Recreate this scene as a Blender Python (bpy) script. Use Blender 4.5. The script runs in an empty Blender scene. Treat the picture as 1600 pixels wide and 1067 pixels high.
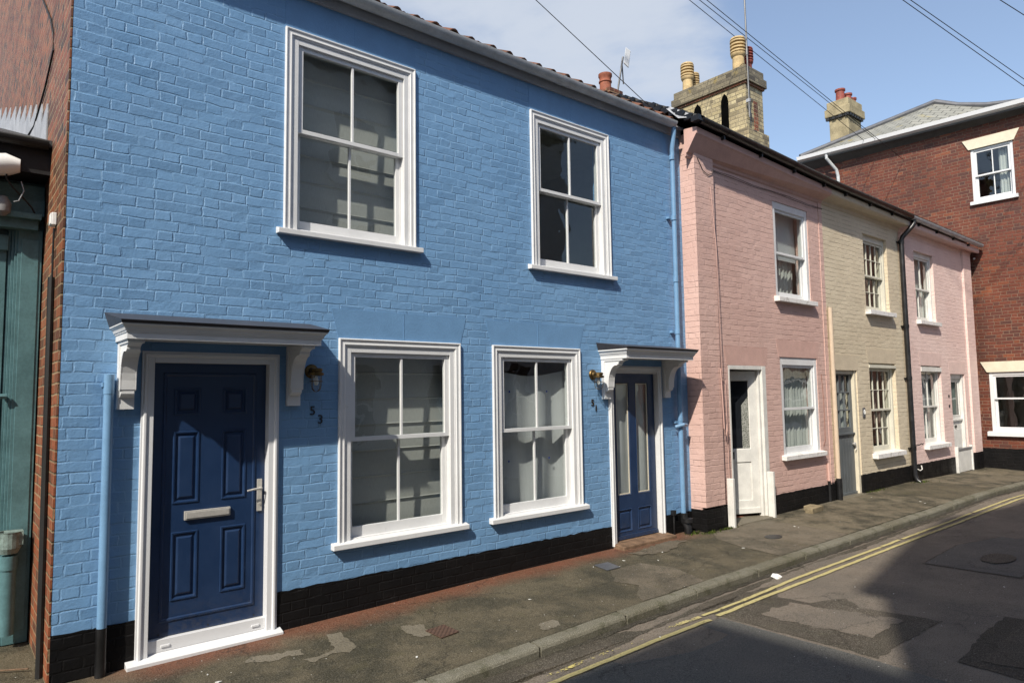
import bpy, math, random
from mathutils import Vector, Matrix
R = math.radians
rnd = random.Random(7)
scene = bpy.context.scene
col = scene.collection

# ------------------------------------------------------------------ camera
cam = bpy.data.cameras.new('camera')
cam.sensor_width = 36.0
cam.lens = 36.0 * 1075.48 / 1600.0
cam.clip_end = 2000
camo = bpy.data.objects.new('camera', cam); col.objects.link(camo)
yaw, pit, rol = 0.69660802, 0.07818325, -0.01456787
fw = Vector((math.sin(yaw)*math.cos(pit), math.cos(yaw)*math.cos(pit), math.sin(pit)))
rt = Vector((math.cos(yaw), -math.sin(yaw), 0)); up = rt.cross(fw)
r2 = rt*math.cos(rol) + up*math.sin(rol); u2 = -rt*math.sin(rol) + up*math.cos(rol)
m = Matrix((r2, u2, -fw)).transposed().to_4x4(); m.translation = Vector((0, -5.5, 1.83))
camo.matrix_world = m
scene.camera = camo
scene.render.resolution_x = 1024; scene.render.resolution_y = 682

# ------------------------------------------------------------------ light
SUN_AZ, SUN_EL = R(243.9), R(42.8)
w = bpy.data.worlds.new('World'); scene.world = w; w.use_nodes = True
nt = w.node_tree; bg = nt.nodes['Background']; bg.inputs[1].default_value = 0.125
sky = nt.nodes.new('ShaderNodeTexSky'); sky.sky_type = 'NISHITA'; sky.sun_disc = False
sky.sun_elevation = SUN_EL; sky.sun_rotation = SUN_AZ; sky.air_density = 1.0; sky.dust_density = 1.0; sky.ozone_density = 1.3
tc = nt.nodes.new('ShaderNodeTexCoord'); mp = nt.nodes.new('ShaderNodeMapping'); mp.inputs['Scale'].default_value = (1, 1, 2.2)
mp.inputs['Location'].default_value = (0.35, 0.1, 0.0)
nt.links.new(tc.outputs['Generated'], mp.inputs[0])
cn = nt.nodes.new('ShaderNodeTexNoise'); cn.inputs['Scale'].default_value = 2.9; cn.inputs['Detail'].default_value = 8; cn.inputs['Roughness'].default_value = 0.58
cn.inputs['Distortion'].default_value = 0.3
nt.links.new(mp.outputs[0], cn.inputs[0])
# clouds gather round one part of the sky (straight ahead of the street front)
dp = nt.nodes.new('ShaderNodeVectorMath'); dp.operation = 'DOT_PRODUCT'; dp.inputs[1].default_value = (0.60, 0.635, 0.485)
nt.links.new(tc.outputs['Generated'], dp.inputs[0])
mr = nt.nodes.new('ShaderNodeMapRange'); mr.inputs[1].default_value = 0.955; mr.inputs[2].default_value = 1.0; mr.inputs[3].default_value = -0.08; mr.inputs[4].default_value = 0.36
nt.links.new(dp.outputs['Value'], mr.inputs[0])
ad = nt.nodes.new('ShaderNodeMath'); ad.operation = 'ADD'
nt.links.new(cn.outputs[0], ad.inputs[0]); nt.links.new(mr.outputs[0], ad.inputs[1])
cr = nt.nodes.new('ShaderNodeMapRange'); cr.interpolation_type = 'SMOOTHSTEP'; cr.inputs[1].default_value = 0.52; cr.inputs[2].default_value = 0.86; cr.inputs[3].default_value = 0.15; cr.inputs[4].default_value = 0.88
nt.links.new(ad.outputs[0], cr.inputs[0])
mx = nt.nodes.new('ShaderNodeMix'); mx.data_type = 'RGBA'
nt.links.new(cr.outputs[0], mx.inputs[0]); nt.links.new(sky.outputs[0], mx.inputs[6]); mx.inputs[7].default_value = (3.5, 3.8, 4.3, 1)
nt.links.new(mx.outputs[2], bg.inputs[0])
sl = bpy.data.lights.new('sun', 'SUN'); sl.energy = 4.0; sl.angle = R(0.9); sl.color = (1.0, 0.93, 0.82)
so = bpy.data.objects.new('sun', sl); col.objects.link(so); so.location = (-10, -10, 20)
so.rotation_euler = Vector((-math.sin(SUN_AZ)*math.cos(SUN_EL), -math.cos(SUN_AZ)*math.cos(SUN_EL), -math.sin(SUN_EL))).to_track_quat('-Z', 'Y').to_euler()
vs = scene.view_settings; vs.view_transform = 'Standard'; vs.look = 'None'; vs.gamma = 1.0; vs.exposure = 0.60
scene.cycles.max_bounces = 8; scene.cycles.transparent_max_bounces = 12

# ------------------------------------------------------------------ materials
def lin(c):
    return tuple((x/12.92 if x <= .04045 else ((x+.055)/1.055)**2.4) for x in [v/255 for v in c])
class NT:
    def __init__(s, name, rough=.6, spec=.5, metal=0):
        s.m = bpy.data.materials.new(name); s.m.use_nodes = True; s.t = s.m.node_tree
        s.b = s.t.nodes['Principled BSDF']
        s.b.inputs['Roughness'].default_value = rough; s.b.inputs['Specular IOR Level'].default_value = spec; s.b.inputs['Metallic'].default_value = metal
    def put(s, sock, v):
        if hasattr(v, 'node') : s.t.links.new(v, sock)
        elif v is not None:
            try: sock.default_value = v
            except Exception: sock.default_value = (*v, 1)
    def math(s, op, a, b=None, c=None, clamp=False):
        n = s.t.nodes.new('ShaderNodeMath'); n.operation = op; n.use_clamp = clamp
        for i, v in enumerate((a, b, c)):
            if v is not None: s.put(n.inputs[i], v)
        return n.outputs[0]
    def sstep(s, v, a, b, lo=0., hi=1.):
        n = s.t.nodes.new('ShaderNodeMapRange'); n.interpolation_type = 'SMOOTHSTEP'
        s.put(n.inputs[0], v)
        for i, x in enumerate((a, b, lo, hi)): s.put(n.inputs[i+1], x)
        return n.outputs[0]
    def noise(s, vec, scale, detail=3, rough=.5, out=0, dim='3D'):
        n = s.t.nodes.new('ShaderNodeTexNoise'); n.noise_dimensions = dim
        n.inputs['Scale'].default_value = scale; n.inputs['Detail'].default_value = detail; n.inputs['Roughness'].default_value = rough
        if vec is not None: s.t.links.new(vec, n.inputs['Vector'])
        return n.outputs[out]
    def white(s, vec):
        n = s.t.nodes.new('ShaderNodeTexWhiteNoise'); n.noise_dimensions = '3D'; s.t.links.new(vec, n.inputs[0]); return n.outputs[0], n.outputs[1]
    def mix(s, f, a, b, blend='MIX'):
        n = s.t.nodes.new('ShaderNodeMix'); n.data_type = 'RGBA'; n.blend_type = blend
        s.put(n.inputs[0], f); s.put(n.inputs[6], a if hasattr(a, 'node') else (*a, 1)); s.put(n.inputs[7], b if hasattr(b, 'node') else (*b, 1))
        return n.outputs[2]
    def ramp(s, f, stops):
        n = s.t.nodes.new('ShaderNodeValToRGB'); e = n.color_ramp.elements
        while len(e) < len(stops): e.new(.5)
        for i, (p, c) in enumerate(stops): e[i].position = p; e[i].color = (*c, 1)
        s.put(n.inputs[0], f); return n.outputs[0]
    def comb(s, x, y, z=0.):
        n = s.t.nodes.new('ShaderNodeCombineXYZ')
        for i, v in enumerate((x, y, z)): s.put(n.inputs[i], v)
        return n.outputs[0]
    def sep(s, v):
        n = s.t.nodes.new('ShaderNodeSeparateXYZ'); s.t.links.new(v, n.inputs[0]); return n.outputs
    def pos(s): return s.t.nodes.new('ShaderNodeNewGeometry').outputs['Position']
    def uv(s): return s.t.nodes.new('ShaderNodeTexCoord').outputs['UV']
    def obj(s): return s.t.nodes.new('ShaderNodeTexCoord').outputs['Object']
    def bump(s, h, dist=1.0, strength=1.0):
        n = s.t.nodes.new('ShaderNodeBump'); n.inputs['Distance'].default_value = dist; n.inputs['Strength'].default_value = strength
        s.t.links.new(h, n.inputs['Height']); s.t.links.new(n.outputs[0], s.b.inputs['Normal'])
    def color(s, c): s.put(s.b.inputs['Base Color'], c if hasattr(c, 'node') else (*c, 1))
    def rough(s, r): s.put(s.b.inputs['Roughness'], r)
M = {}
def plain(name, c, rough=.55, spec=.4, metal=0, var=.12, bump=0, scale=6):
    n = NT(name, rough, spec, metal); p = n.pos()
    f = n.noise(p, scale, 5, .6); f2 = n.noise(p, scale*9, 3)
    k = n.math('ADD', n.math('MULTIPLY', f, .7), n.math('MULTIPLY', f2, .3))
    dark = tuple(x*(1-var*1.8) for x in c); lite = tuple(min(1, x*(1+var*.9)) for x in c)
    n.color(n.mix(n.sstep(k, .3, .7), dark, lite))
    if rough > .15: n.rough(n.math('ADD', n.math('MULTIPLY', f, .25), rough-.12))
    if bump: n.bump(n.noise(p, scale*12, 4, .6), bump)
    M[name] = n.m; return n
def brick(name, cols, joint, h=.0752, jw=.0085, jdepth=.004, lump=.003, painted=True, crack=0., crackcol=(.05, .03, .02), wob=.006, rough=.55, zmix=None, stain=None, jointmix=.0, tilt=.006, fade=0.):
    """Flemish bond: stretcher and header alternate along each course, courses are staggered by half a period."""
    n = NT(name, rough, .35); uv = n.uv(); u, v, _ = n.sep(uv)
    P = .3375
    wn = n.noise(uv, 9, 3, out=1); wn2 = n.noise(uv, 1.3, 3, out=1)
    a = n.sep(wn); b = n.sep(wn2)
    uu = n.math('ADD', u, n.math('MULTIPLY', n.math('SUBTRACT', a[0], .5), wob*2.6))
    vv = n.math('ADD', v, n.math('ADD', n.math('MULTIPLY', n.math('SUBTRACT', a[1], .5), wob*1.7), n.math('MULTIPLY', n.math('SUBTRACT', b[1], .5), .035)))
    vs_ = n.math('DIVIDE', vv, h); row = n.math('FLOOR', vs_); fv = n.math('FRACT', vs_)
    rr, _c = n.white(n.comb(row, 3.3, 0))
    us = n.math('ADD', n.math('DIVIDE', uu, P), n.math('ADD', n.math('MULTIPLY', row, .5), n.math('MULTIPLY', rr, .16)))
    cell = n.math('FLOOR', us); fu = n.math('FRACT', us)
    hd = n.math('GREATER_THAN', fu, .6667)
    du = n.math('MULTIPLY', n.math('MINIMUM', n.math('MINIMUM', fu, n.math('SUBTRACT', 1., fu)), n.math('ABSOLUTE', n.math('SUBTRACT', fu, .6667))), P)
    dv = n.math('MULTIPLY', n.math('MINIMUM', fv, n.math('SUBTRACT', 1., fv)), h)
    d = n.math('MINIMUM', du, dv)
    fine = n.noise(uv, 60, 4, .65); mid = n.noise(uv, 14, 4, .6)
    dn = n.math('ADD', d, n.math('MULTIPLY', n.math('SUBTRACT', fine, .5), .006))
    mask = n.sstep(dn, jw*.30, jw*.95)
    rid, rc = n.white(n.comb(n.math('ADD', n.math('MULTIPLY', cell, 2.), hd), row, 0))
    rcs = n.sep(rc)
    tl = n.math('ADD', n.math('MULTIPLY', n.math('SUBTRACT', fv, .5), n.math('MULTIPLY', n.math('SUBTRACT', rcs[0], .5), tilt)),
                n.math('MULTIPLY', n.math('SUBTRACT', fu, .5), n.math('MULTIPLY', n.math('SUBTRACT', rcs[1], .5), tilt*1.6)))
    if fade: # joints filled level with paint in places
        fd = n.sstep(n.noise(uv, 4.2, 4, .6), .40, .62, 0., fade); mask = n.math('ADD', mask, n.math('MULTIPLY', fd, n.math('SUBTRACT', 1., mask)))
    hgt = n.math('ADD', n.math('MULTIPLY', mask, jdepth), n.math('MULTIPLY', mask, n.math('ADD', tl, n.math('MULTIPLY', rid, .0015))))
    hgt = n.math('ADD', hgt, n.math('ADD', n.math('MULTIPLY', mid, lump), n.math('MULTIPLY', fine, lump*.35)))
    # raised runs of mortar and paint here and there
    ridge = n.math('MULTIPLY', n.sstep(dn, jw*1.0, jw*.2), n.sstep(n.noise(uv, 5, 3), .50, .62))
    hgt = n.math('ADD', hgt, n.math('MULTIPLY', ridge, jdepth*.75))
    if name == 'black_brick': n.b.inputs['Specular IOR Level'].default_value = .12; n.b.inputs['Roughness'].default_value = .7
    n.bump(hgt)
    big = n.noise(uv, .9, 5, .6)
    if painted:
        c = n.mix(n.sstep(big, .3, .7), cols[0], cols[1])
        c = n.mix(n.math('MULTIPLY', n.math('SUBTRACT', 1., mask), jointmix), c, joint)
        c = n.mix(n.math('MULTIPLY', n.sstep(rid, .0, 1.), .10), c, cols[0])
        stk = n.noise(n.comb(n.math('MULTIPLY', u, 5.), n.math('MULTIPLY', v, .55)), 1.6, 6, .68)
        c = n.mix(n.sstep(stk, .54, .74, 0., .13), c, tuple(x*.55+.02 for x in cols[0]))
        c = n.mix(n.sstep(n.noise(uv, 2.7, 6, .7), .56, .72, 0., .30), c, tuple(min(1, x*1.16+.015) for x in cols[1]))
        n.rough(n.sstep(n.noise(uv, 3.3, 4, .6), .3, .7, rough-.07, rough+.22))
    else:
        c = n.ramp(rid, cols)
        c = n.mix(n.sstep(n.noise(uv, 30, 4, .7), .35, .75, 0, .5), c, tuple(x*.45 for x in cols[0][1]))
        if zmix: # blends to a second colour ramp above a height
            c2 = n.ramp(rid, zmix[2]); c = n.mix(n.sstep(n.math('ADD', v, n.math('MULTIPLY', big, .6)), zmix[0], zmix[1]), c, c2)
        soot = n.noise(uv, .55, 6, .62)
        c = n.mix(n.sstep(soot, .48, .66, 0., .55), c, tuple(x*.45 for x in cols[1][1]))
        c = n.mix(n.sstep(n.noise(uv, .8, 5, .6), .58, .70, 0., .35), c, cols[-1][1])
        jc = n.mix(n.sstep(n.noise(uv, 1.1, 5, .65), .35, .65), joint, tuple(x*.55 for x in joint))
        c = n.mix(n.math('MULTIPLY', n.math('SUBTRACT', 1., mask), .85), c, jc)
    if crack:
        ck = n.math('MULTIPLY', n.math('MULTIPLY', n.sstep(n.math('ADD', dv, n.math('MULTIPLY', n.math('SUBTRACT', fine, .5), .004)), .0045, .0015), n.math('GREATER_THAN', rcs[2], .25)), n.sstep(n.noise(uv, 3.1, 4, .6), 1-crack-.12, 1-crack+.02))
        c = n.mix(n.math('MULTIPLY', ck, .9), c, crackcol)
    if stain:
        st = n.sstep(n.noise(uv, stain[0], 6, .65), stain[1], stain[1]+.12)
        c = n.mix(n.math('MULTIPLY', st, stain[3]), c, stain[2])
    n.color(c)
    M[name] = n.m; return n
S = lin
BLUE = (.140, .278, .470); BLUE2 = (.165, .312, .508)
brick('blue_brick', (BLUE, BLUE2), (.24, .40, .58), jointmix=.30, jdepth=.0024, lump=.0042, rough=.45, wob=.011, tilt=.009, fade=.55)
PINK = (.555, .365, .315); PINK2 = (.61, .415, .36)
brick('pink_brick', (PINK, PINK2), (.6, .35, .28), fade=.6, crack=.43, crackcol=(.22, .13, .11), jdepth=.0026, lump=.005, wob=.010, stain=(2.2, .68, (.45, .20, .15), .35))
CREAM = (.56, .475, .345); CREAM2 = (.63, .545, .405)
brick('cream_brick', (CREAM, CREAM2), (.5, .43, .3), fade=.6, crack=.50, crackcol=(.24, .20, .14), jdepth=.0026, lump=.005, wob=.010)
PALE = (.68, .50, .455); PALE2 = (.73, .56, .51)
brick('pale_pink_brick', (PALE, PALE2), (.6, .42, .37), fade=.4, crack=.40, crackcol=(.34, .24, .22), jdepth=.0024, lump=.005, wob=.010)
brick('black_brick', ((.006, .006, .0065), (.011, .010, .010)), (.02, .018, .016), jointmix=.12, fade=.6, rough=.42, lump=.004)
redcols = [(0, (.080, .030, .022)), (.22, (.110, .034, .022)), (.45, (.13, .036, .022)), (.75, (.18, .052, .028)), (.93, (.13, .036, .020)), (1, (.25, .080, .038))]
brick('red_brick', redcols, (.23, .16, .11), painted=False, jw=.0085, jdepth=.004, wob=.003)
oran = [(0, (.10, .045, .03)), (.3, (.24, .075, .035)), (.7, (.32, .10, .045)), (1, (.20, .06, .03))]
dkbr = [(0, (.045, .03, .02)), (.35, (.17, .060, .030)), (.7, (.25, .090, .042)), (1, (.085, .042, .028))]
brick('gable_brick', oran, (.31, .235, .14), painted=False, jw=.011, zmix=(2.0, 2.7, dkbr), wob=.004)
yel = [(0, (.11, .09, .06)), (.25, (.40, .33, .18)), (.6, (.54, .46, .27)), (1, (.30, .24, .14))]
brick('yellow_stock_brick', yel, (.24, .20, .135), painted=False, jw=.011, stain=(2.5, .60, (.06, .05, .035), .75))
brick('weathered_brick', [(0, (.06, .05, .035)), (.3, (.20, .17, .11)), (.6, (.27, .23, .15)), (1, (.13, .11, .08))], (.13, .115, .085), painted=False, jw=.007, stain=(3.5, .58, (.33, .24, .05), .6))
brick('opposite_brick', [(0, (.12, .08, .06)), (.5, (.30, .17, .12)), (1, (.36, .22, .15))], (.3, .26, .2), painted=False)
def whitem():
    n = NT('white_paint', .36, .5); p = n.pos(); f = n.noise(p, 3, 5, .65); g = n.noise(p, 26, 5, .75); h = n.noise(p, 9, 6, .75)
    c = n.mix(n.sstep(f, .3, .7), (.625, .63, .63), (.675, .68, .68)); c = n.mix(n.sstep(h, .60, .74, 0, .35), c, (.44, .43, .40)); c = n.mix(n.sstep(g, .66, .74, 0, .45), c, (.36, .34, .30))
    n.color(c); n.rough(n.sstep(f, .3, .7, .28, .5)); n.bump(g, .0012); M['white_paint'] = n.m
whitem()
plain('old_white_paint', (.66, .65, .61), .5, .4, var=.08, bump=.001)
plain('upvc_white', (.66, .668, .68), .2, .5, var=.01)
plain('cream_paint', (.64, .58, .45), .5, .4, var=.06)
plain('cream_frame_paint', (.58, .56, .47), .5, .4, var=.06)
plain('peach_paint', (.54, .43, .32), .5, .4, var=.06)
plain('pink_render', (.56, .36, .31), .6, .3, var=.06, bump=.003)
plain('cream_render', (.56, .475, .35), .6, .3, var=.06, bump=.003)
plain('pale_pink_render', (.67, .50, .455), .6, .3, var=.06, bump=.003)
plain('blue_render', (.146, .288, .484), .45, .4, var=.05, bump=.0022)
plain('blue_pipe_paint', (.150, .285, .455), .38, .5, var=.06)
plain('black_paint', (.012, .012, .013), .35, .5, var=.3)
def doorm():
    n = NT('navy_door', .36, .5); p = n.pos(); x, y, z = n.sep(p); f = n.noise(p, 5, 6, .7); g = n.noise(n.comb(n.math('MULTIPLY', x, 60.), y, n.math('MULTIPLY', z, 4.)), 1, 4, .7)
    c = n.mix(n.sstep(f, .3, .7), (.0100, .028, .078), (.0120, .034, .092))
    d = n.math('MULTIPLY', n.sstep(n.math('ADD', z, n.math('MULTIPLY', f, .5)), .75, .25), n.sstep(n.noise(p, 30, 4, .7), .35, .7))
    c = n.mix(n.math('MULTIPLY', d, .22), c, (.14, .12, .09)); c = n.mix(n.sstep(g, .60, .75, 0, .10), c, (.10, .13, .18))
    n.color(c); n.rough(n.sstep(f, .3, .7, .28, .48)); n.bump(g, .0006); M['navy_door'] = n.m
doorm()
plain('grey_door_paint', (.105, .118, .125), .45, .4, var=.08)
plain('grey_gutter', (.46, .48, .49), .45, .5, var=.12)
plain('grey_fascia', (.36, .37, .385), .5, .4, var=.06)
plain('lead', (.105, .108, .118), .45, .5, metal=.2, var=.10)
plain('canopy_lead', (.040, .037, .042), .42, .5, metal=.0, var=.10)
plain('lead_white', (.33, .345, .37), .55, .4, var=.15)
plain('brass', (.17, .115, .05), .5, .5, metal=1, var=.35, scale=40)
plain('steel', (.50, .48, .44), .40, .5, metal=.25, var=.08, scale=30)
plain('dark_metal', (.05, .05, .05), .5, .5, metal=.6, var=.2)
plain('galvanised', (.15, .15, .15), .45, .5, metal=.7, var=.2)
plain('white_plastic', (.78, .78, .76), .3, .5, var=.03)
plain('grey_plastic', (.20, .20, .20), .5, .4, var=.1)
plain('teal_paint', (.085, .180, .196), .5, .4, var=.15, bump=.001)
plain('teal_dark', (.055, .12, .13), .5, .4, var=.15)
plain('pale_teal', (.20, .27, .25), .6, .3, var=.3, scale=20)
plain('terracotta', (.30, .105, .062), .7, .3, var=.2, scale=12)
plain('red_pot', (.25, .065, .048), .6, .3, var=.2, scale=12)
plain('buff_pot', (.50, .37, .19), .7, .3, var=.22, scale=9)
plain('brick_block', (.26, .21, .13), .9, .2, var=.25, bump=.004)
plain('rubber_black', (.012, .012, .012), .6, .4, var=.1)
plain('wood_sill', (.19, .12, .075), .7, .3, var=.3, bump=.003, scale=10)
plain('blue_tape', (.01, .05, .35), .5)
plain('litter_white', (.75, .75, .72), .8, .2, var=.05)
plain('room_plaster', (.52, .52, .45), .8, .2, var=.05)
plain('dark_soffit', (.10, .10, .10), .7, .2, var=.1)
n_ = plain('slot_shade_black', (.003, .003, .003), 1.0, 0.0, var=.1)  # near-black colour standing in for the shade inside the chimney slots
plain('room_dark', (.10, .09, .08), .8, .2, var=.05)
plain('buff_render', (.33, .28, .175), .85, .2, var=.22, bump=.004, scale=3)
plain('opposite_render', (.60, .62, .62), .8, .2, var=.1)
plain('moss', (.055, .075, .015), .95, .1, var=.4, scale=60)
def stone_sill():
    n = NT('sill_paint', .6, .3); p = n.pos(); f = n.noise(p, 12, 6, .7)
    n.color(n.mix(n.sstep(f, .5, .66), (.70, .68, .66), (.42, .40, .36))); n.bump(f, .004); M['sill_paint'] = n.m
stone_sill()
def fabric(name, c, c2, sc=1.0, trans=.25):
    n = NT(name, .9, .1); p = n.uv(); u, v, _ = n.sep(p)
    th = n.noise(n.comb(n.math('MULTIPLY', u, 260*sc), n.math('MULTIPLY', v, 18*sc)), 1, 3, .6)
    n.color(n.mix(th, c, c2)); n.b.inputs['Subsurface Weight'].default_value = 0
    n.b.inputs['Transmission Weight'].default_value = 0
    n.bump(th, .001); M[name] = n.m
fabric('blind_fabric', (.34, .335, .32), (.56, .55, .52))
fabric('dull_curtain', (.20, .15, .13), (.30, .23, .20), .8)
fabric('net_fabric', (.42, .43, .41), (.60, .61, .58), 1.2)
fabric('lace_fabric', (.30, .29, .30), (.62, .60, .60), .35)
fabric('dust_sheet', (.48, .485, .49), (.60, .60, .61), .2)
def lace():
    n = NT('door_lace', .9, .1); p = n.uv()
    vo = n.t.nodes.new('ShaderNodeTexVoronoi'); vo.feature = 'DISTANCE_TO_EDGE'; vo.inputs['Scale'].default_value = 42; n.t.links.new(p, vo.inputs[0])
    n.color(n.mix(n.sstep(vo.outputs[0], .04, .22), (.34, .34, .31), (.10, .11, .09))); M['door_lace'] = n.m
lace()
def glass(name, tint=(.93, .96, .95), rough=.0, refl=1.0):
    n = NT(name); t = n.t; t.nodes.remove(n.b)
    out = [x for x in t.nodes if x.type == 'OUTPUT_MATERIAL'][0]
    tr = t.nodes.new('ShaderNodeBsdfTransparent'); tr.inputs[0].default_value = (*tint, 1)
    gl = t.nodes.new('ShaderNodeBsdfGlossy'); gl.inputs['Roughness'].default_value = rough
    ge = t.nodes.new('ShaderNodeNewGeometry'); dt = t.nodes.new('ShaderNodeVectorMath'); dt.operation = 'DOT_PRODUCT'; t.links.new(ge.outputs['Normal'], dt.inputs[0]); t.links.new(ge.outputs['Incoming'], dt.inputs[1])
    sch = n.math('ADD', n.math('MULTIPLY', n.math('POWER', n.math('SUBTRACT', 1., n.math('ABSOLUTE', dt.outputs['Value'])), 5.), .90), .10)
    ns = n.noise(n.pos(), 2.2, 2); bp = t.nodes.new('ShaderNodeBump'); bp.inputs['Distance'].default_value = .006; t.links.new(ns, bp.inputs['Height'])
    t.links.new(bp.outputs[0], gl.inputs['Normal'])
    mu = t.nodes.new('ShaderNodeMath'); mu.operation = 'MULTIPLY'; mu.use_clamp = True; mu.inputs[1].default_value = refl; t.links.new(sch, mu.inputs[0])
    mi = t.nodes.new('ShaderNodeMixShader'); t.links.new(mu.outputs[0], mi.inputs[0]); t.links.new(tr.outputs[0], mi.inputs[1]); t.links.new(gl.outputs[0], mi.inputs[2])
    t.links.new(mi.outputs[0], out.inputs[0]); M[name] = n.m
glass('window_glass', (.80, .84, .83)); glass('lamp_glass', (.9, .92, .92), .02, .7)
glass('dirty_glass', (.62, .68, .66))
def cutglass():
    n = NT('dark_pane', .06, .5); n.color((.012, .014, .017)); M['dark_pane'] = n.m
cutglass()

def ground_mat(name, base, alt, moss=0., speck=.5, redstain=False, rough=.85):
    n = NT(name, rough, .3); p = n.pos(); x, y, z = n.sep(p)
    sp = n.noise(p, 120, 3, .7); sp2 = n.noise(p, 38, 4, .7); big = n.noise(p, 1.4, 6, .65); b2 = n.noise(p, .55, 4, .6)
    c = n.mix(n.sstep(big, .38, .64), base, alt)
    if moss:
        mk = n.sstep(n.math('ADD', n.math('MULTIPLY', n.noise(p, 2.3, 8, .72), .75), n.math('MULTIPLY', b2, .25)), .43, .60)
        c = n.mix(n.math('MULTIPLY', mk, moss), c, (.026, .025, .014))
        mg = n.sstep(n.noise(p, 3.7, 6, .7), .56, .66)
        c = n.mix(n.math('MULTIPLY', mg, moss*.5), c, (.085, .075, .035))
    if redstain:
        yy = n.math('ADD', y, n.math('MULTIPLY', n.math('SUBTRACT', n.noise(p, 2.2, 5, .65), .5), .42))
        rs = n.math('MULTIPLY', n.sstep(yy, -.42, -.06), n.math('MULTIPLY', n.sstep(x, .7, 1.3), n.sstep(x, 7.7, 7.0)))
        c = n.mix(n.math('MULTIPLY', rs, .88), c, n.mix(n.noise(p, 9, 5, .7), (.22, .066, .032), (.10, .048, .026)))
    g2 = n.noise(p, 62, 3, .75)
    c = n.mix(n.sstep(sp, .50, .66, 0, speck), c, n.mix(.5, c, (.34, .31, .26)))
    c = n.mix(n.sstep(g2, .58, .70, 0, speck*.8), c, n.mix(.45, c, (.30, .27, .23)))
    c = n.mix(n.sstep(sp, .50, .36, 0, .6), c, (.008, .008, .007))
    c = n.mix(n.sstep(g2, .42, .32, 0, .6), c, (.010, .010, .009))
    wv = n.t.nodes.new('ShaderNodeVectorMath'); wv.operation = 'ADD'; n.t.links.new(p, wv.inputs[0])
    sc_ = n.t.nodes.new('ShaderNodeVectorMath'); sc_.operation = 'SCALE'; sc_.inputs['Scale'].default_value = .35; n.t.links.new(n.noise(p, 3.5, 5, .7, out=1), sc_.inputs[0]); n.t.links.new(sc_.outputs[0], wv.inputs[1])
    ve = n.t.nodes.new('ShaderNodeTexVoronoi'); ve.feature = 'DISTANCE_TO_EDGE'; ve.inputs['Scale'].default_value = .85; n.t.links.new(wv.outputs[0], ve.inputs[0])
    ckm = n.math('MULTIPLY', n.sstep(ve.outputs[0], .0075, .003), n.sstep(n.noise(p, .9, 3), .46, .54))
    c = n.mix(n.math('MULTIPLY', ckm, .5), c, (.010, .009, .006))
    vo = n.t.nodes.new('ShaderNodeTexVoronoi'); vo.inputs['Scale'].default_value = 9; vo.inputs['Randomness'].default_value = 1; n.t.links.new(p, vo.inputs[0])
    c = n.mix(n.sstep(vo.outputs[0], .05, .032), c, (.55, .54, .50))
    n.color(c)
    n.rough(n.sstep(big, .3, .7, rough-.2, rough))
    n.bump(n.math('ADD', n.math('MULTIPLY', sp, .004), n.math('ADD', n.math('MULTIPLY', sp2, .006), n.math('MULTIPLY', big, .02))))
    M[name] = n.m
ground_mat('pavement_tarmac', (.080, .067, .040), (.108, .090, .056), moss=.75, redstain=True)
ground_mat('pavement_patch', (.130, .108, .076), (.165, .138, .100), moss=.55, rough=.8)
ground_mat('pavement_warm', (.130, .108, .070), (.168, .141, .096), moss=.9)
ground_mat('pale_patch', (.150, .131, .094), (.185, .163, .122), moss=.0, rough=.75, speck=.2)
ground_mat('road_asphalt', (.178, .148, .116), (.142, .121, .098), moss=.12)
ground_mat('road_fresh', (.080, .081, .076), (.090, .090, .083), moss=.0, rough=.75)
ground_mat('road_worn', (.048, .039, .027), (.085, .070, .052), moss=.45, speck=.9)
ground_mat('road_crust', (.030, .025, .018), (.045, .038, .028), moss=.5, speck=.7)
def kerbm():
    n = NT('kerb_stone', .85, .25); p = n.pos(); sp = n.noise(p, 160, 2, .8); m_ = n.noise(p, 6, 5, .7); b = n.noise(p, 1.1, 4, .6)
    c = n.mix(n.sstep(b, .35, .65), (.175, .160, .110), (.235, .220, .168))
    c = n.mix(n.sstep(m_, .50, .64, 0., .6), c, (.085, .085, .040))
    c = n.mix(n.sstep(sp, .46, .60), n.mix(.55, c, (.03, .03, .026)), c)
    c = n.mix(n.sstep(sp, .60, .72), c, (.34, .33, .29))
    n.color(c); n.bump(n.math('ADD', n.math('MULTIPLY', sp, .004), n.math('MULTIPLY', m_, .006))); M['kerb_stone'] = n.m
kerbm()
ground_mat('earth', (.10, .09, .07), (.12, .11, .09))
def cover_mat():
    n = NT('iron_cover', .6, .4, .3); p = n.pos(); ck = n.t.nodes.new('ShaderNodeTexChecker'); ck.inputs['Scale'].default_value = 48; n.t.links.new(p, ck.inputs[0])
    n.color(n.mix(ck.outputs[1], (.07, .04, .028), (.14, .085, .06))); n.bump(ck.outputs[1], .004); M['iron_cover'] = n.m
cover_mat()
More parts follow.
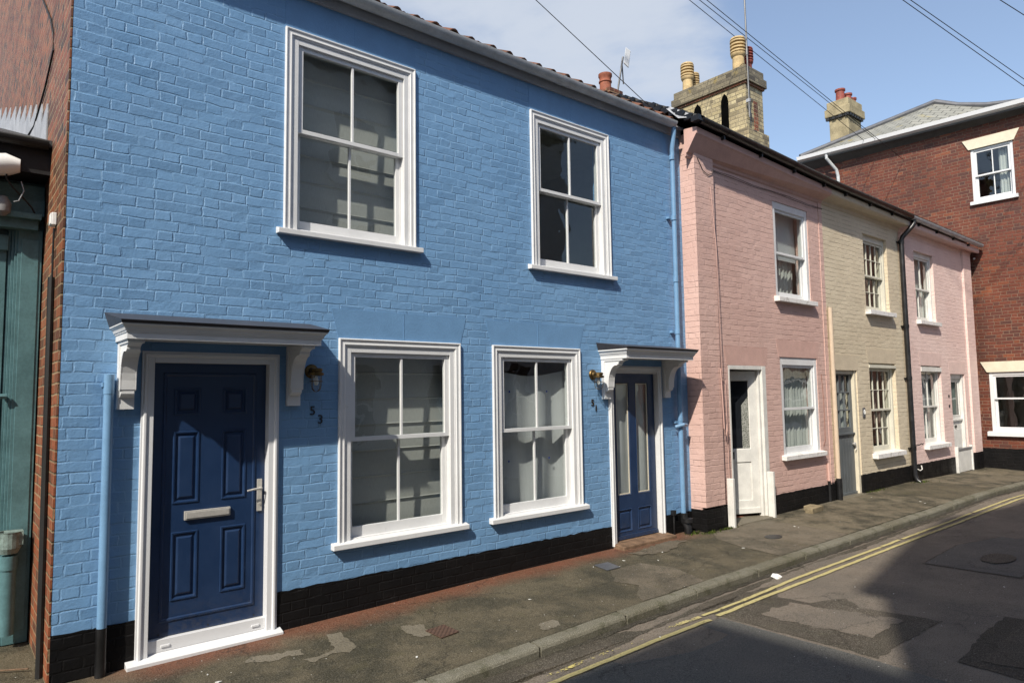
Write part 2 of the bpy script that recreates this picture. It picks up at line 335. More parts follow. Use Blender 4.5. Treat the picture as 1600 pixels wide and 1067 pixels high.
def yellow():
    n = NT('yellow_line', .75, .3); p = n.pos(); f = n.noise(p, 45, 5, .75); g = n.noise(p, 3, 4, .7)
    k = n.math('ADD', n.math('MULTIPLY', f, .7), n.math('MULTIPLY', g, .3))
    n.color(n.mix(n.sstep(f, .3, .7), (.34, .29, .12), (.47, .41, .20)))
    n.put(n.b.inputs['Alpha'], n.sstep(k, .38, .42)); n.bump(f, .003); M['yellow_line'] = n.m
    n = NT('yellow_worn', .75, .3); p = n.pos(); f = n.noise(p, 40, 5, .75); g = n.noise(p, 5, 4, .7)
    k = n.math('ADD', n.math('MULTIPLY', f, .45), n.math('MULTIPLY', g, .55))
    n.color(n.mix(n.sstep(f, .3, .7), (.36, .30, .09), (.50, .43, .16)))
    n.put(n.b.inputs['Alpha'], n.sstep(k, .52, .57)); M['yellow_worn'] = n.m
    n = NT('yellow_patchy', .75, .3); p = n.pos(); f = n.noise(p, 55, 5, .75); g = n.noise(p, 7, 4, .7)
    k = n.math('ADD', n.math('MULTIPLY', f, .5), n.math('MULTIPLY', g, .5)); n.color(n.mix(n.sstep(f, .3, .7), (.34, .29, .12), (.47, .41, .20)))
    n.put(n.b.inputs['Alpha'], n.sstep(k, .43, .48)); M['yellow_patchy'] = n.m
yellow()
def slate(name, c1, c2, lich, h=.2, wd=.26):
    n = NT(name, .7, .3); uv = n.uv(); b = n.t.nodes.new('ShaderNodeTexBrick')
    b.inputs['Scale'].default_value = 1; b.inputs['Brick Width'].default_value = wd; b.inputs['Row Height'].default_value = h; b.inputs['Mortar Size'].default_value = .008
    b.inputs['Color1'].default_value = (*c1, 1); b.inputs['Color2'].default_value = (*c2, 1); b.inputs['Mortar'].default_value = (*[x*.3 for x in c1], 1)
    n.t.links.new(uv, b.inputs[0]); l = n.noise(uv, 1.6, 6, .7)
    n.color(n.mix(n.sstep(l, .56, .68, 0, .8), b.outputs[0], lich)); n.bump(b.outputs[1], -.006); M[name] = n.m
slate('grey_slates', (.20, .20, .175), (.265, .262, .23), (.30, .24, .06)); slate('dark_slates', (.05, .05, .052), (.08, .078, .075), (.07, .08, .03))
def tiles():
    n = NT('pantile', .8, .2); g = n.t.nodes.new('ShaderNodeTexCoord').outputs['UV']; p = n.pos()
    u, v, _ = n.sep(g)
    rid, rc = n.white(n.comb(n.math('FLOOR', u), n.math('FLOOR', v)))
    c = n.ramp(rid, [(0, (.10, .05, .03)), (.35, (.17, .075, .045)), (.7, (.12, .062, .042)), (1, (.10, .07, .05))])
    l = n.noise(p, 8, 6, .7); c = n.mix(n.sstep(l, .5, .62), c, (.045, .040, .025))
    n.color(c); n.bump(l, .008); M['pantile'] = n.m
tiles()

# ------------------------------------------------------------------ mesh helpers
class MB:
    def __init__(s): s.v = []; s.f = []; s.uv = None
    def add(s, vs, fs):
        k = len(s.v); s.v += [tuple(p) for p in vs]; s.f += [tuple(i+k for i in f) for f in fs]; return s
    def box(s, x0, x1, y0, y1, z0, z1, top=None):
        if x0 > x1: x0, x1 = x1, x0
        if y0 > y1: y0, y1 = y1, y0
        if z0 > z1: z0, z1 = z1, z0
        return s.add([(x0, y0, z0), (x1, y0, z0), (x1, y1, z0), (x0, y1, z0), (x0, y0, z1), (x1, y0, z1), (x1, y1, z1), (x0, y1, z1)],
                     [(0, 3, 2, 1), (4, 5, 6, 7), (0, 1, 5, 4), (1, 2, 6, 5), (2, 3, 7, 6), (3, 0, 4, 7)])
    def hexa(s, b, t):
        return s.add(list(b)+list(t), [(0, 3, 2, 1), (4, 5, 6, 7), (0, 1, 5, 4), (1, 2, 6, 5), (2, 3, 7, 6), (3, 0, 4, 7)])
    def quad(s, a, b, c, d): return s.add([a, b, c, d], [(0, 1, 2, 3)])
    def prism(s, poly, axis, a0, a1):
        """poly: list of 2D points; axis 'x': poly is (y,z); 'y': (x,z); 'z': (x,y)"""
        n = len(poly)
        def P(p, a): return {'x': (a, p[0], p[1]), 'y': (p[0], a, p[1]), 'z': (p[0], p[1], a)}[axis]
        vs = [P(p, a0) for p in poly]+[P(p, a1) for p in poly]
        fs = [tuple(range(n-1, -1, -1)), tuple(range(n, 2*n))]+[(i, (i+1) % n, n+(i+1) % n, n+i) for i in range(n)]
        return s.add(vs, fs)
    def tube(s, pts, r, n=8, cap=True):
        pts = [Vector(p) for p in pts]; rings = []
        rr = r if isinstance(r, (list, tuple)) else [r]*len(pts)
        prev = None
        for i, p in enumerate(pts):
            d = (pts[min(i+1, len(pts)-1)]-pts[max(i-1, 0)]).normalized()
            a = Vector((0, 0, 1)) if abs(d.z) < .9 else Vector((1, 0, 0))
            if prev is not None: a = prev
            x = (a-d*a.dot(d)).normalized(); y = d.cross(x); prev = x
            rings.append([p+(x*math.cos(2*math.pi*k/n)+y*math.sin(2*math.pi*k/n))*rr[i] for k in range(n)])
        vs = [q for g in rings for q in g]; fs = []
        for i in range(len(pts)-1):
            for k in range(n): fs.append((i*n+k, i*n+(k+1) % n, (i+1)*n+(k+1) % n, (i+1)*n+k))
        if cap: fs += [tuple(range(n-1, -1, -1)), tuple((len(pts)-1)*n+k for k in range(n))]
        return s.add(vs, fs)
    def lathe(s, prof, c, axis='z', n=20):
        """prof: list of (r, h) from one end to the other"""
        vs = []
        for r, h in prof:
            for k in range(n):
                a = 2*math.pi*k/n; x, y = r*math.cos(a), r*math.sin(a)
                q = {'z': (x, y, h), 'y': (x, h, y), 'x': (h, x, y)}[axis]
                vs.append((c[0]+q[0], c[1]+q[1], c[2]+q[2]))
        fs = []
        for i in range(len(prof)-1):
            for k in range(n): fs.append((i*n+k, i*n+(k+1) % n, (i+1)*n+(k+1) % n, (i+1)*n+k))
        fs += [tuple(range(n-1, -1, -1)), tuple((len(prof)-1)*n+k for k in range(n))]
        return s.add(vs, fs)
    def build(s, name, mat, parent=None, uvo=(0, 0), smooth=False, bevel=0, kind=None, label=None, weld=False):
        me = bpy.data.meshes.new(name); me.from_pydata(s.v, [], s.f); me.update()
        uvl = me.uv_layers.new(name='UVMap').data
        for p in me.polygons:
            nx, ny, nz = map(abs, p.normal)
            for li, vi in zip(p.loop_indices, p.vertices):
                if s.uv is not None: uvl[li].uv = s.uv[vi]; continue
                c = me.vertices[vi].co
                if ny >= nx and ny >= nz: q = (c.x, c.z)
                elif nx >= nz: q = (c.y, c.z)
                else: q = (c.x, c.y)
                uvl[li].uv = (q[0]+uvo[0], q[1]+uvo[1])
            p.use_smooth = smooth
        o = bpy.data.objects.new(name, me); col.objects.link(o)
        me.materials.append(M[mat] if isinstance(mat, str) else mat)
        if parent is not None: o.parent = parent
        if bevel:
            b = o.modifiers.new('bevel', 'BEVEL'); b.width = bevel; b.segments = 2; b.limit_method = 'ANGLE'; b.angle_limit = R(35)
        if smooth:
            try: me.set_sharp_from_angle(angle=R(40))
            except Exception: pass
        if kind: o['kind'] = kind
        if label: o['label'] = label
        return o
def tag(o, label=None, cat=None, group=None, kind=None):
    if label: o['label'] = label
    if cat: o['category'] = cat
    if group: o['group'] = group
    if kind: o['kind'] = kind
    return o
def empty(name, loc, label, cat, rz=0, group=None):
    o = bpy.data.objects.new(name, None); col.objects.link(o); o.location = loc; o.rotation_euler = (0, 0, rz); o.empty_display_size = .2
    return tag(o, label, cat, group)
def text(name, s, size, mat, parent, loc, rot=(math.pi/2, 0, 0), ext=.004, bold=False):
    cu = bpy.data.curves.new(name, 'FONT'); cu.body = s; cu.size = size; cu.extrude = ext; cu.align_x = 'CENTER'; cu.align_y = 'CENTER'
    if bold: cu.offset = .002
    t = bpy.data.objects.new(name+'_tmp', cu); col.objects.link(t)
    dg = bpy.context.evaluated_depsgraph_get(); me = bpy.data.meshes.new_from_object(t.evaluated_get(dg))
    bpy.data.objects.remove(t)
    o = bpy.data.objects.new(name, me); col.objects.link(o); me.materials.clear(); me.materials.append(M[mat])
    o.parent = parent; o.location = loc; o.rotation_euler = rot
    return o

def wall(mb, u0, u1, z0, z1, openings, v=0., depth=.16, thick=.22, jag=None):
    """front face at v with rectangular openings, their reveals, the back and the ends"""
    openings = [(o[0], o[1], o[2], min(o[3], z1)) for o in openings if o[3] > z0 and o[2] < z1]
    us = sorted(set([u0, u1]+[a for o in openings for a in o[:2]])); zs = sorted(set([z0, z1]+[a for o in openings for a in o[2:4]]))
    us = [a for a in us if u0 <= a <= u1]; zs = [a for a in zs if z0 <= a <= z1]
    def inside(u, z): return any(o[0] < u < o[1] and o[2] < z < o[3] for o in openings)
    for i in range(len(us)-1):
        for j in range(len(zs)-1):
            a, b, c, d = us[i], us[i+1], zs[j], zs[j+1]
            if inside((a+b)/2, (c+d)/2): continue
            mb.quad((a, v, c), (b, v, c), (b, v, d), (a, v, d)); mb.quad((b, v+thick, c), (a, v+thick, c), (a, v+thick, d), (b, v+thick, d))
    for (a, b, c, d) in [o[:4] for o in openings]:
        c2 = max(c, z0)
        mb.quad((a, v, c2), (a, v, d), (a, v+thick, d), (a, v+thick, c2)); mb.quad((b, v, c2), (b, v+thick, c2), (b, v+thick, d), (b, v, d))
        if d < z1: mb.quad((a, v, d), (b, v, d), (b, v+thick, d), (a, v+thick, d))
        if c > z0: mb.quad((a, v, c), (a, v+thick, c), (b, v+thick, c), (b, v, c))
    mb.quad((u0, v, z0), (u0, v, z1), (u0, v+thick, z1), (u0, v+thick, z0)); mb.quad((u1, v, z0), (u1, v+thick, z0), (u1, v+thick, z1), (u1, v, z1))
    return mb
def ring(mb, u0, u1, z0, z1, w, v0, v1, bottom=True, wb=None):
    """rectangular frame of boards, mitre-free (stiles full height, rails between)"""
    wb = w if wb is None else wb
    mb.box(u0, u0+w, v0, v1, z0, z1); mb.box(u1-w, u1, v0, v1, z0, z1); mb.box(u0+w, u1-w, v0+.0005, v1-.0005, z1-w, z1)
    if bottom: mb.box(u0+w, u1-w, v0+.0005, v1-.0005, z0, z0+wb)
def mould(mb, u0, u1, z0, z1, prof, bottom=False):
    """mitred picture-frame moulding: prof = [(inset, v)]; open at the bottom unless bottom"""
    L = []
    for ins, v in prof:
        L.append([(u0+ins, v, z0 if not bottom else z0+ins), (u0+ins, v, z1-ins), (u1-ins, v, z1-ins), (u1-ins, v, z0 if not bottom else z0+ins)])
    k = len(mb.v); n = 4
    vs = [p for l in L for p in l]; fs = []
    for i in range(len(L)-1):
        for j in range(3 + (1 if bottom else 0)):
            fs.append((i*4+j, (i+1)*4+j, (i+1)*4+(j+1) % 4, i*4+(j+1) % 4))
    mb.add(vs, fs)
def panel(mb, u0, u1, z0, z1, rings):
    """nested rectangle rings; rings = [(inset, v)...]; the last is filled"""
    L = [[(u0+i, v, z0+i), (u1-i, v, z0+i), (u1-i, v, z1-i), (u0+i, v, z1-i)] for i, v in rings]
    fs = []
    for i in range(len(L)-1):
        for j in range(4): fs.append((i*4+j, i*4+(j+1) % 4, (i+1)*4+(j+1) % 4, (i+1)*4+j))
    fs.append(tuple((len(L)-1)*4+j for j in range(4)))
    mb.add([p for l in L for p in l], fs)
def face_with_holes(mb, u0, u1, z0, z1, v, holes):
    us = sorted(set([u0, u1]+[a for o in holes for a in o[:2]])); zs = sorted(set([z0, z1]+[a for o in holes for a in o[2:4]]))
    for i in range(len(us)-1):
        for j in range(len(zs)-1):
            a, b, c, d = us[i], us[i+1], zs[j], zs[j+1]
            if any(o[0] < (a+b)/2 < o[1] and o[2] < (c+d)/2 < o[3] for o in holes): continue
            mb.quad((a, v, c), (b, v, c), (b, v, d), (a, v, d))
def blind(u0, u1, z0, z1, v, pitch=.235):
    mb = MB(); zs = []; z = z1; k = 0
    pts = []
    while z > z0+.02:
        zz = max(z0, z-pitch)
        pts += [(v+.004*math.sin(k*1.7), z), (v+.008, z-.012), (v+.002+.004*math.sin(k), (z+zz)/2), (v-.001, zz+.014), (v-.010, zz+.008)]
        z = zz; k += 1
    pts.append((v, z0))
    for i in range(len(pts)-1):
        mb.quad((u0, pts[i][0], pts[i][1]), (u0, pts[i+1][0], pts[i+1][1]), (u1, pts[i+1][0], pts[i+1][1]), (u1, pts[i][0], pts[i][1]))
    return mb
def drape(u0, u1, z0, z1, v, folds=9, amp=.02, nz=12, taper=0., sag=0., n=60):
    mb = MB(); vs = []; ph = rnd.random()*6
    for j in range(nz+1):
        t = j/nz
        for i in range(n+1):
            s = i/n; uu = u0+(u1-u0)*s; z = z0+(z1-z0)*t
            z -= sag*math.sin(math.pi*s)*t
            uu += taper*(1-t)*(s-.5)*-1
            a = amp*(1-.35*t)
            vs.append((uu, v+a*math.sin(s*folds*6.283+ph+.6*math.sin(t*3+s*5))+a*.5*math.sin(s*folds*3.7+t*1.5), z))
    fs = [(j*(n+1)+i, j*(n+1)+i+1, (j+1)*(n+1)+i+1, (j+1)*(n+1)+i) for j in range(nz) for i in range(n)]
    return mb.add(vs, fs)
def sash(u0, u1, z0, z1, v0, v1, nx, nz, st=.048, top=.048, bot=.048, bar=.020):
    mb = MB(); mb.box(u0, u0+st, v0, v1, z0, z1); mb.box(u1-st, u1, v0, v1, z0, z1)
    mb.box(u0+st, u1-st, v0+.001, v1-.001, z1-top, z1); mb.box(u0+st, u1-st, v0+.001, v1-.001, z0, z0+bot)
    for i in range(1, nx):
        c = u0+st+(u1-u0-2*st)*i/nx; mb.box(c-bar/2, c+bar/2, v0+.006, v1-.006, z0+bot, z1-top)
    for j in range(1, nz):
        c = z0+bot+(z1-z0-top-bot)*j/nz; mb.box(u0+st, u1-st, v0+.007, v1-.007, c-bar/2, c+bar/2)
    return mb
def pane(u0, u1, z0, z1, v):
    return MB().quad((u0, v, z0), (u1, v, z0), (u1, v, z1), (u0, v, z1))
def sash_window(par, u0, u1, z0, z1, style, bar=.020, *, mid=None, nxu=2, nzu=1, nzl=1, mat='white_paint', sillmat=None, v=0., recess=0., arch=0.0, lin_=.05, lin_top=None,
                sill=(.06, .055, .05), inner=None, label=None, head=None, openlow=0.):
    """one sliding sash window; v = wall face"""
    f = MB(); lt = lin_ if lin_top is None else lin_top
    vf = v+recess
    if arch:
        a = arch
        mould(f, u0, u1, z0, z1, [(0, v+.004), (0, v-.022), (.008, v-.027), (.016, v-.024), (.024, v-.017), (.042, v-.016), (.048, v-.020), (.056, v-.019), (a-.010, v-.011), (a, v-.010), (a, v+.006)])
        vf = v-.004
    iu0, iu1, iz0, iz1 = u0+arch, u1-arch, z0, z1-arch
    f.box(iu0, iu0+lin_, vf, vf+.13, iz0, iz1); f.box(iu1-lin_, iu1, vf, vf+.13, iz0, iz1); f.box(iu0+lin_, iu1-lin_, vf+.001, vf+.13, iz1-lt, iz1)
    f.box(iu0+lin_, iu1-lin_, vf+.02, vf+.13, iz0-.001, iz0+.018)
    # parting bead
    for a, b in ((iu0+lin_, iu0+lin_+.012), (iu1-lin_-.012, iu1-lin_)): f.box(a, b, vf+.062, vf+.070, iz0+.02, iz1-lt)
    wn = f.build('window', mat, par, bevel=.0025, label=label)
    su0, su1, sz0, sz1 = iu0+lin_+.001, iu1-lin_-.001, iz0+.018, iz1-lt
    md = (sz0+sz1)/2 if mid is None else mid
    up_ = sash(su0, su1, md-.018, sz1, vf+.020, vf+.060, nxu, nzu, bot=.036, top=.04, bar=bar).build('upper_sash', mat, wn, bevel=.002)
    lo = sash(su0, su1, sz0, md+.018, vf+.072, vf+.112, nxu, nzl, bot=.085, top=.036, bar=bar).build('lower_sash', mat, wn, bevel=.002)
    pane(su0+.01, su1-.01, md, sz1-.01, vf+.040).build('glass', 'window_glass', up_)
    pane(su0+.01, su1-.01, sz0+.01, md, vf+.092).build('glass', 'window_glass', lo)
    if sill:
        e, pr, h = sill; s_ = MB(); zt = z0+.004
        s_.prism([(v-pr, zt-h-.004), (v-pr, zt-.010), (vf+.045, zt+.012), (vf+.045, zt-h-.002)], 'x', u0-e, u1+e)
        s_.build('sill', sillmat or mat, wn, bevel=.004)
    if head:
        MB().box(u0-.003, u1+.003, v-.014, vf+.05, z1-head, z1-.03).build('head_trim', mat, wn, bevel=.003)
    if inner: inner(wn, su0, su1, sz0, sz1, vf, md)
    return wn
def in_blind(wn, u0, u1, z0, z1, vf, md): blind(u0-.08, u1+.10, z0-.01, z1+.06, vf+.235).build('blind', 'blind_fabric', wn)
def in_net(wn, u0, u1, z0, z1, vf, md): drape(u0-.02, u1+.02, z0+.0, z1+.05, vf+.17, folds=11, amp=.014).build('net_curtain', 'net_fabric', wn, smooth=True)
def in_side(wn, u0, u1, z0, z1, vf, md):
    drape(u0+.62*(u1-u0), u1+.02, z0, z1+.05, vf+.17, folds=5, amp=.016, n=30).build('curtain', 'net_fabric', wn, smooth=True)
def in_lace(wn, u0, u1, z0, z1, vf, md):
    drape(u0-.02, u1+.02, md-.02, z1+.05, vf+.15, folds=5, amp=.006).build('lace_panel', 'lace_fabric', wn, smooth=True)
    drape(u0+.45*(u1-u0), u1+.02, z0, md, vf+.17, folds=4, amp=.012, n=30).build('curtain', 'net_fabric', wn, smooth=True)
def in_pinkc(wn, u0, u1, z0, z1, vf, md):
    drape(u0+.74*(u1-u0), u1+.02, z0, z1+.05, vf+.24, folds=3, amp=.012, n=24).build('curtain', 'dull_curtain', wn, smooth=True)

def plinth(par, uvo, u0, u1, z0f, z1, v, holes, th=.012, jit=.006):
    """black painted base of a wall, one part for each run between doors; z0f gives the ground height; jagged upper edge"""
    mb = MB()
    segs = []; u = u0
    while u < u1-1e-6:
        nu = min(u1, u+.06)
        for h in holes:
            if u < h[0] < nu: nu = h[0]
            if u < h[1] < nu: nu = h[1]
        segs.append((u, nu)); u = nu
    zz = {}
    def Z(x):
        k = round(x, 4)
        if k not in zz: zz[k] = z1+rnd.uniform(-jit, jit)
        return zz[k]
    for a, b in segs:
        c = (a+b)/2
        if any(h[0] < c < h[1] for h in holes):
            if mb.v: mb.build('plinth', 'black_brick', par, uvo=uvo); mb = MB()
            continue
        mb.hexa([(a, v-th, z0f(a)), (b, v-th, z0f(b)), (b, v-.0005, z0f(b)), (a, v-.0005, z0f(a))], [(a, v-th+.003, Z(a)), (b, v-th+.003, Z(b)), (b, v-.0005, Z(b)), (a, v-.0005, Z(a))])
    if mb.v: mb.build('plinth', 'black_brick', par, uvo=uvo)
def gutter(mb, pts, r, n=8):
    """half-round gutter along pts (x,y,z of its rim centre), open upward, with end caps"""
    vs = []; k = n+1
    for p in pts:
        for rr in (r, r-.004):
            for i in range(k):
                a = math.pi*i/n; vs.append((p[0], p[1]-rr*math.cos(a), p[2]-rr*math.sin(a)))
    fs = []
    for s in range(len(pts)-1):
        o = s*2*k; q = (s+1)*2*k
        for i in range(n):
            fs.append((o+i, q+i, q+i+1, o+i+1)); fs.append((o+k+i, o+k+i+1, q+k+i+1, q+k+i))
        fs.append((o, o+k, q+k, q)); fs.append((o+n, q+n, q+k+n, o+k+n))
    for o in (0, (len(pts)-1)*2*k): fs.append(tuple(o+i for i in range(k)))
    mb.add(vs, fs); return mb
def gring(mb, p, r, w=.03):
    vs = []; n = 10
    for dx in (-w/2, w/2):
        for i in range(n+1):
            a = math.pi*i/n; vs.append((p[0]+dx, p[1]-r*math.cos(a), p[2]-r*math.sin(a)))
    mb.add(vs, [(i, i+1, n+1+i+1, n+1+i) for i in range(n)])
    return mb

kn = [(-40, -.05), (0, -.01), (2.15, .003), (4.5, .05), (7.5, .062), (11, .072), (14, .10), (18, .03), (60, .03)]
def zx(x):
    for (a, b), (c, d) in zip(kn, kn[1:]):
        if x <= c: return b+(d-b)*(x-a)/(c-a)
    return kn[-1][1]

# ------------------------------------------------------------------ ground
def kerbY(x):
    k = [(-40, -1.62), (2.9, -1.60), (5.5, -1.56), (8.0, -1.525), (13, -1.515), (18.55, -1.53), (60, -1.6)]
    for (a, b), (c, d) in zip(k, k[1:]):
        if x <= c: return b+(d-b)*(x-a)/(c-a)
KW = .118
def zpav(x, y):
    k = kerbY(x)+KW
    t = min(1, max(0, (y-k)/(0-k)))
    return zx(x)-.045*(1-t)
def zroad(x, y): return zx(x)-.140+.02*min(1, max(0, (-1.6-y)/2.0))
g = MB(); g.quad((-300, -300, -.32), (500, -300, -.32), (500, 500, -.32), (-300, 500, -.32)); g.build('ground', 'earth', kind='structure')
def gridmesh(name, xs, yf, zf, mat, ny):
    mb = MB(); vs = []
    for x in xs:
        y0, y1 = yf(x)
        for j in range(ny+1):
            y = y0+(y1-y0)*j/ny; vs.append((x, y, zf(x, y)))
    fs = [(i*(ny+1)+j, (i+1)*(ny+1)+j, (i+1)*(ny+1)+j+1, i*(ny+1)+j+1) for i in range(len(xs)-1) for j in range(ny)]
    return mb.add(vs, fs).build(name, mat, kind='structure', smooth=True)
xs = [-40+i*.5 for i in range(0, 118)]
gridmesh('road', xs+[60], lambda x: (-14 if x < 18.7 else -1.4, kerbY(x)+.03), zroad, 'road_asphalt', 14)
xp = [.632]+[1+i*.2 for i in range(88)]+[18.6]
gridmesh('pavement', xp, lambda x: (kerbY(x)+KW-.004, .02), zpav, 'pavement_tarmac', 12)
gridmesh('forecourt', [-20, -5, -1, 0, .631], lambda x: (kerbY(x)+KW-.004, 1.4), zpav, 'pavement_tarmac', 12)
# kerb stones with joints
kb = MB(); joints = [-20, -14, -9, -5, -3, -1.2, -.2, .7, 1.62, 2.56, 3.50, 4.48, 5.49, 6.57, 7.58, 8.70, 9.95, 11.2, 12.3, 13.4, 14.4, 15.4, 16.4, 17.4, 18.58]
for a, b in zip(joints, joints[1:]):
    n = max(2, int((b-a)/.12)); dz = rnd.uniform(-.004, .004)
    pr = None
    for i in range(n+1):
        x = a+.011+(b-a-.022)*i/n; y = kerbY(x)+rnd.uniform(-.003, .003); z = zx(x)-.047+dz+rnd.uniform(-.0015, .0015)
        cur = [(x, y+.006, z-.14), (x, y, z-.032), (x, y+.008, z-.014), (x, y+.022, z-.004), (x, y+.045, z), (x, y+KW, z+.002), (x, y+KW, z-.14)]
        if pr is None: kb.add(cur, [tuple(range(6, -1, -1))])
        else:
            k0 = len(kb.v)-7; kb.add(cur, []); k1 = len(kb.v)-7
            for j in range(6): kb.f.append((k0+j, k1+j, k1+j+1, k0+j+1))
        pr = cur
    k1 = len(kb.v)-7; kb.f.append(tuple(k1+j for j in range(7)))
kb.build('kerb', 'kerb_stone', kind='structure')
jf = MB()
for a in joints[1:-1]: y = kerbY(a); jf.box(a-.012, a+.012, y+.012, y+KW, zx(a)-.2, zx(a)-.062)
jf.build('kerb_joint_fill', 'road_crust', kind='structure')
gs = MB(); vs_ = []; gx = [-6+.07*i for i in range(350)]
for x in gx:
    if x > 18.4: break
    vs_ += [(x, kerbY(x)-.035-rnd.uniform(0, .03), zroad(x, -1.6)+.007), (x, kerbY(x)+.006, zroad(x, -1.6)+.012)]
gs.add(vs_, [(2*i, 2*i+2, 2*i+3, 2*i+1) for i in range(len(vs_)//2-1)]).build('gutter_grime', 'road_crust', kind='structure')
def jag(poly, step=.06, amp=.02, seed=1):
    r = random.Random(seed); out = []
    for i in range(len(poly)):
        a, b = Vector(poly[i]), Vector(poly[(i+1) % len(poly)]); L = (b-a).length; n = max(1, int(L/step))
        for k in range(n):
            p = a.lerp(b, k/n)
            out.append((p.x+r.uniform(-amp, amp), p.y+r.uniform(-amp, amp)))
    return out
def patch(name, poly, mat, zf, off, amp=.02, seed=1, step=.06):
    import mathutils
    pl = jag(poly, step, amp, seed) if amp else poly
    tri = mathutils.geometry.tessellate_polygon([[Vector((p[0], p[1], 0)) for p in pl]])
    me = MB(); me.add([(p[0], p[1], zf(p[0], p[1])+off) for p in pl], [])
    for t in tri:
        a, b, c = [Vector((pl[i][0], pl[i][1])) for i in t]
        t = t if (b-a).cross(c-a) > 0 else t[::-1]
        me.f.append(tuple(t))
    return me.build(name, mat, kind='structure')
patch('pavement_patch', [(5.35, -.62), (5.8, -.62), (5.95, -.95), (5.80, -1.43), (5.2, -1.445), (4.85, -1.445), (4.95, -1.30), (5.18, -1.12), (5.1, -.9)], 'pavement_patch', zpav, .004, .012, 2)
patch('pavement_patch', [(7.62, -.30), (8.04, -.30), (9.2, -.20), (9.2, -.5), (9.15, -.9), (8.9, -1.405), (7.75, -1.405), (7.25, -1.41), (7.28, -.9), (7.4, -.5)], 'pavement_patch', zpav, .004, .006, 3)
for xa, xb in ((8.92, 12), (12, 15), (15, 18.55)):
    patch('pavement_patch', [(xa, -.2), (xb, -.2), (xb, -.8), (xb, -1.402), (xa, -1.402), (xa, -.8)], 'pavement_warm', zpav, .006, 0, 3)
patch('pale_patch', [(2.41, -.32), (2.50, -.36), (2.47, -.69), (2.38, -.76), (2.28, -.69), (2.11, -.75), (2.08, -.66), (2.19, -.67), (2.33, -.64), (2.35, -.51)], 'pale_patch', zpav, .0035, .012, 4, .03)
patch('pale_patch', [(2.92, -.57), (3.08, -.64), (3.03, -.88), (2.93, -.88), (2.89, -.75)], 'pale_patch', zpav, .0035, .016, 5, .03)
patch('pale_patch', [(3.8, -1.26), (3.95, -1.27), (3.92, -1.38), (3.77, -1.40), (3.72, -1.33)], 'pale_patch', zpav, .0035, .02, 6, .03)
patch('pale_patch', [(1.80, -.36), (2.01, -.45), (2.14, -.45), (2.12, -.57), (2.02, -.52), (1.91, -.56), (1.75, -.46)], 'pale_patch', zpav, .0035, .018, 7, .03)
patch('pale_patch', [(6.02, -.30), (6.9, -.20), (7.0, -.33), (6.5, -.5), (6.1, -.45)], 'pavement_patch', zpav, .006, .03, 8, .05)
patch('road_patch', [(-30, -1.99), (5.20, -1.995), (5.16, -3.3), (5.0, -4.8), (-30, -4.9)], 'road_fresh', zroad, .003, .004, 9, .3)
patch('road_patch', [(5.25, -1.70), (5.9, -1.72), (6.5, -1.78), (6.1, -2.0), (6.14, -2.3), (6.5, -2.46), (6.3, -2.68), (6.42, -3.28), (5.22, -3.27), (5.23, -2.5)], 'road_worn', zroad, .003, .015, 10)
patch('road_patch', [(5.50, -2.15), (6.0, -2.2), (6.1, -2.6), (6.22, -3.05), (5.6, -3.05), (5.52, -2.6)], 'road_asphalt', zroad, .006, .03, 15)
patch('road_patch', [(6.42, -3.60), (6.25, -3.60), (6.31, -3.60), (5.54, -3.67), (5.50, -4.10), (6.9, -4.1), (6.9, -3.6)], 'road_crust', zroad, .003, .01, 11)
patch('road_patch', [(5.68, -3.78), (6.9, -3.72), (6.9, -4.1), (5.72, -4.0)], 'road_worn', zroad, .006, .02, 16)
patch('road_patch', [(8.35, -2.45), (9.6, -2.38), (10.5, -2.6), (10.5, -3.4), (8.35, -3.36)], 'road_worn', zroad, .003, .006, 12)
patch('road_patch', [(8.37, -2.47), (9.6, -2.40), (10.5, -2.62), (10.5, -3.38), (8.38, -3.33)], 'road_fresh', zroad, .006, .006, 17)
patch('road_grime', [(-6, -1.60), (2.6, -1.58), (5.3, -1.54), (8.6, -1.50), (13.0, -1.49), (16.4, -1.50), (16.4, -1.60), (13.0, -1.60), (11.7, -1.66), (10.2, -1.62), (8.6, -1.70), (7.6, -1.62), (6.6, -1.66), (5.9, -1.74), (5.7, -1.80), (4.9, -1.76), (3.9, -1.84), (3.2, -1.80), (2.6, -1.88), (-6, -1.85)], 'road_worn', zroad, .003, .015, 13)
# double yellow lines, worn through over the old trench
def strip(pts, wd, mat, off):
    mb = MB(); r = random.Random(len(pts)); out = []
    for (a, b), (c, d) in zip(pts, pts[1:]):
        n = max(1, int((c-a)/.08))
        for i in range(n): out.append((a+(c-a)*i/n, b+(d-b)*i/n))
    out.append(pts[-1]); vs = []
    for x, y in out:
        e = r.uniform(-.004, .004); vs += [(x, y-wd/2+e, zroad(x, y)+off), (x, y+wd/2+e, zroad(x, y)+off)]
    return mb.add(vs, [(2*i, 2*i+2, 2*i+3, 2*i+1) for i in range(len(out)-1)]).build('yellow_line', mat, kind='structure')
strip([(-30, -1.97), (3.43, -1.965), (5.09, -1.968)], .047, 'yellow_line', .009)
strip([(5.22, -1.955), (5.80, -1.94)], .046, 'yellow_patchy', .009)
strip([(5.80, -1.94), (7.3, -1.93), (9.48, -1.91), (13, -1.92), (18, -1.935)], .046, 'yellow_line', .009)
strip([(3.3, -1.86), (4.78, -1.862)], .036, 'yellow_worn', .009)
strip([(4.78, -1.862), (5.09, -1.866)], .044, 'yellow_patchy', .0095)
strip([(5.13, -1.866), (5.74, -1.862)], .036, 'yellow_patchy', .0095)
strip([(5.75, -1.86), (6.85, -1.815), (8.86, -1.81)], .044, 'yellow_line', .009)
strip([(8.90, -1.81), (9.45, -1.80)], .044, 'yellow_line', .009)
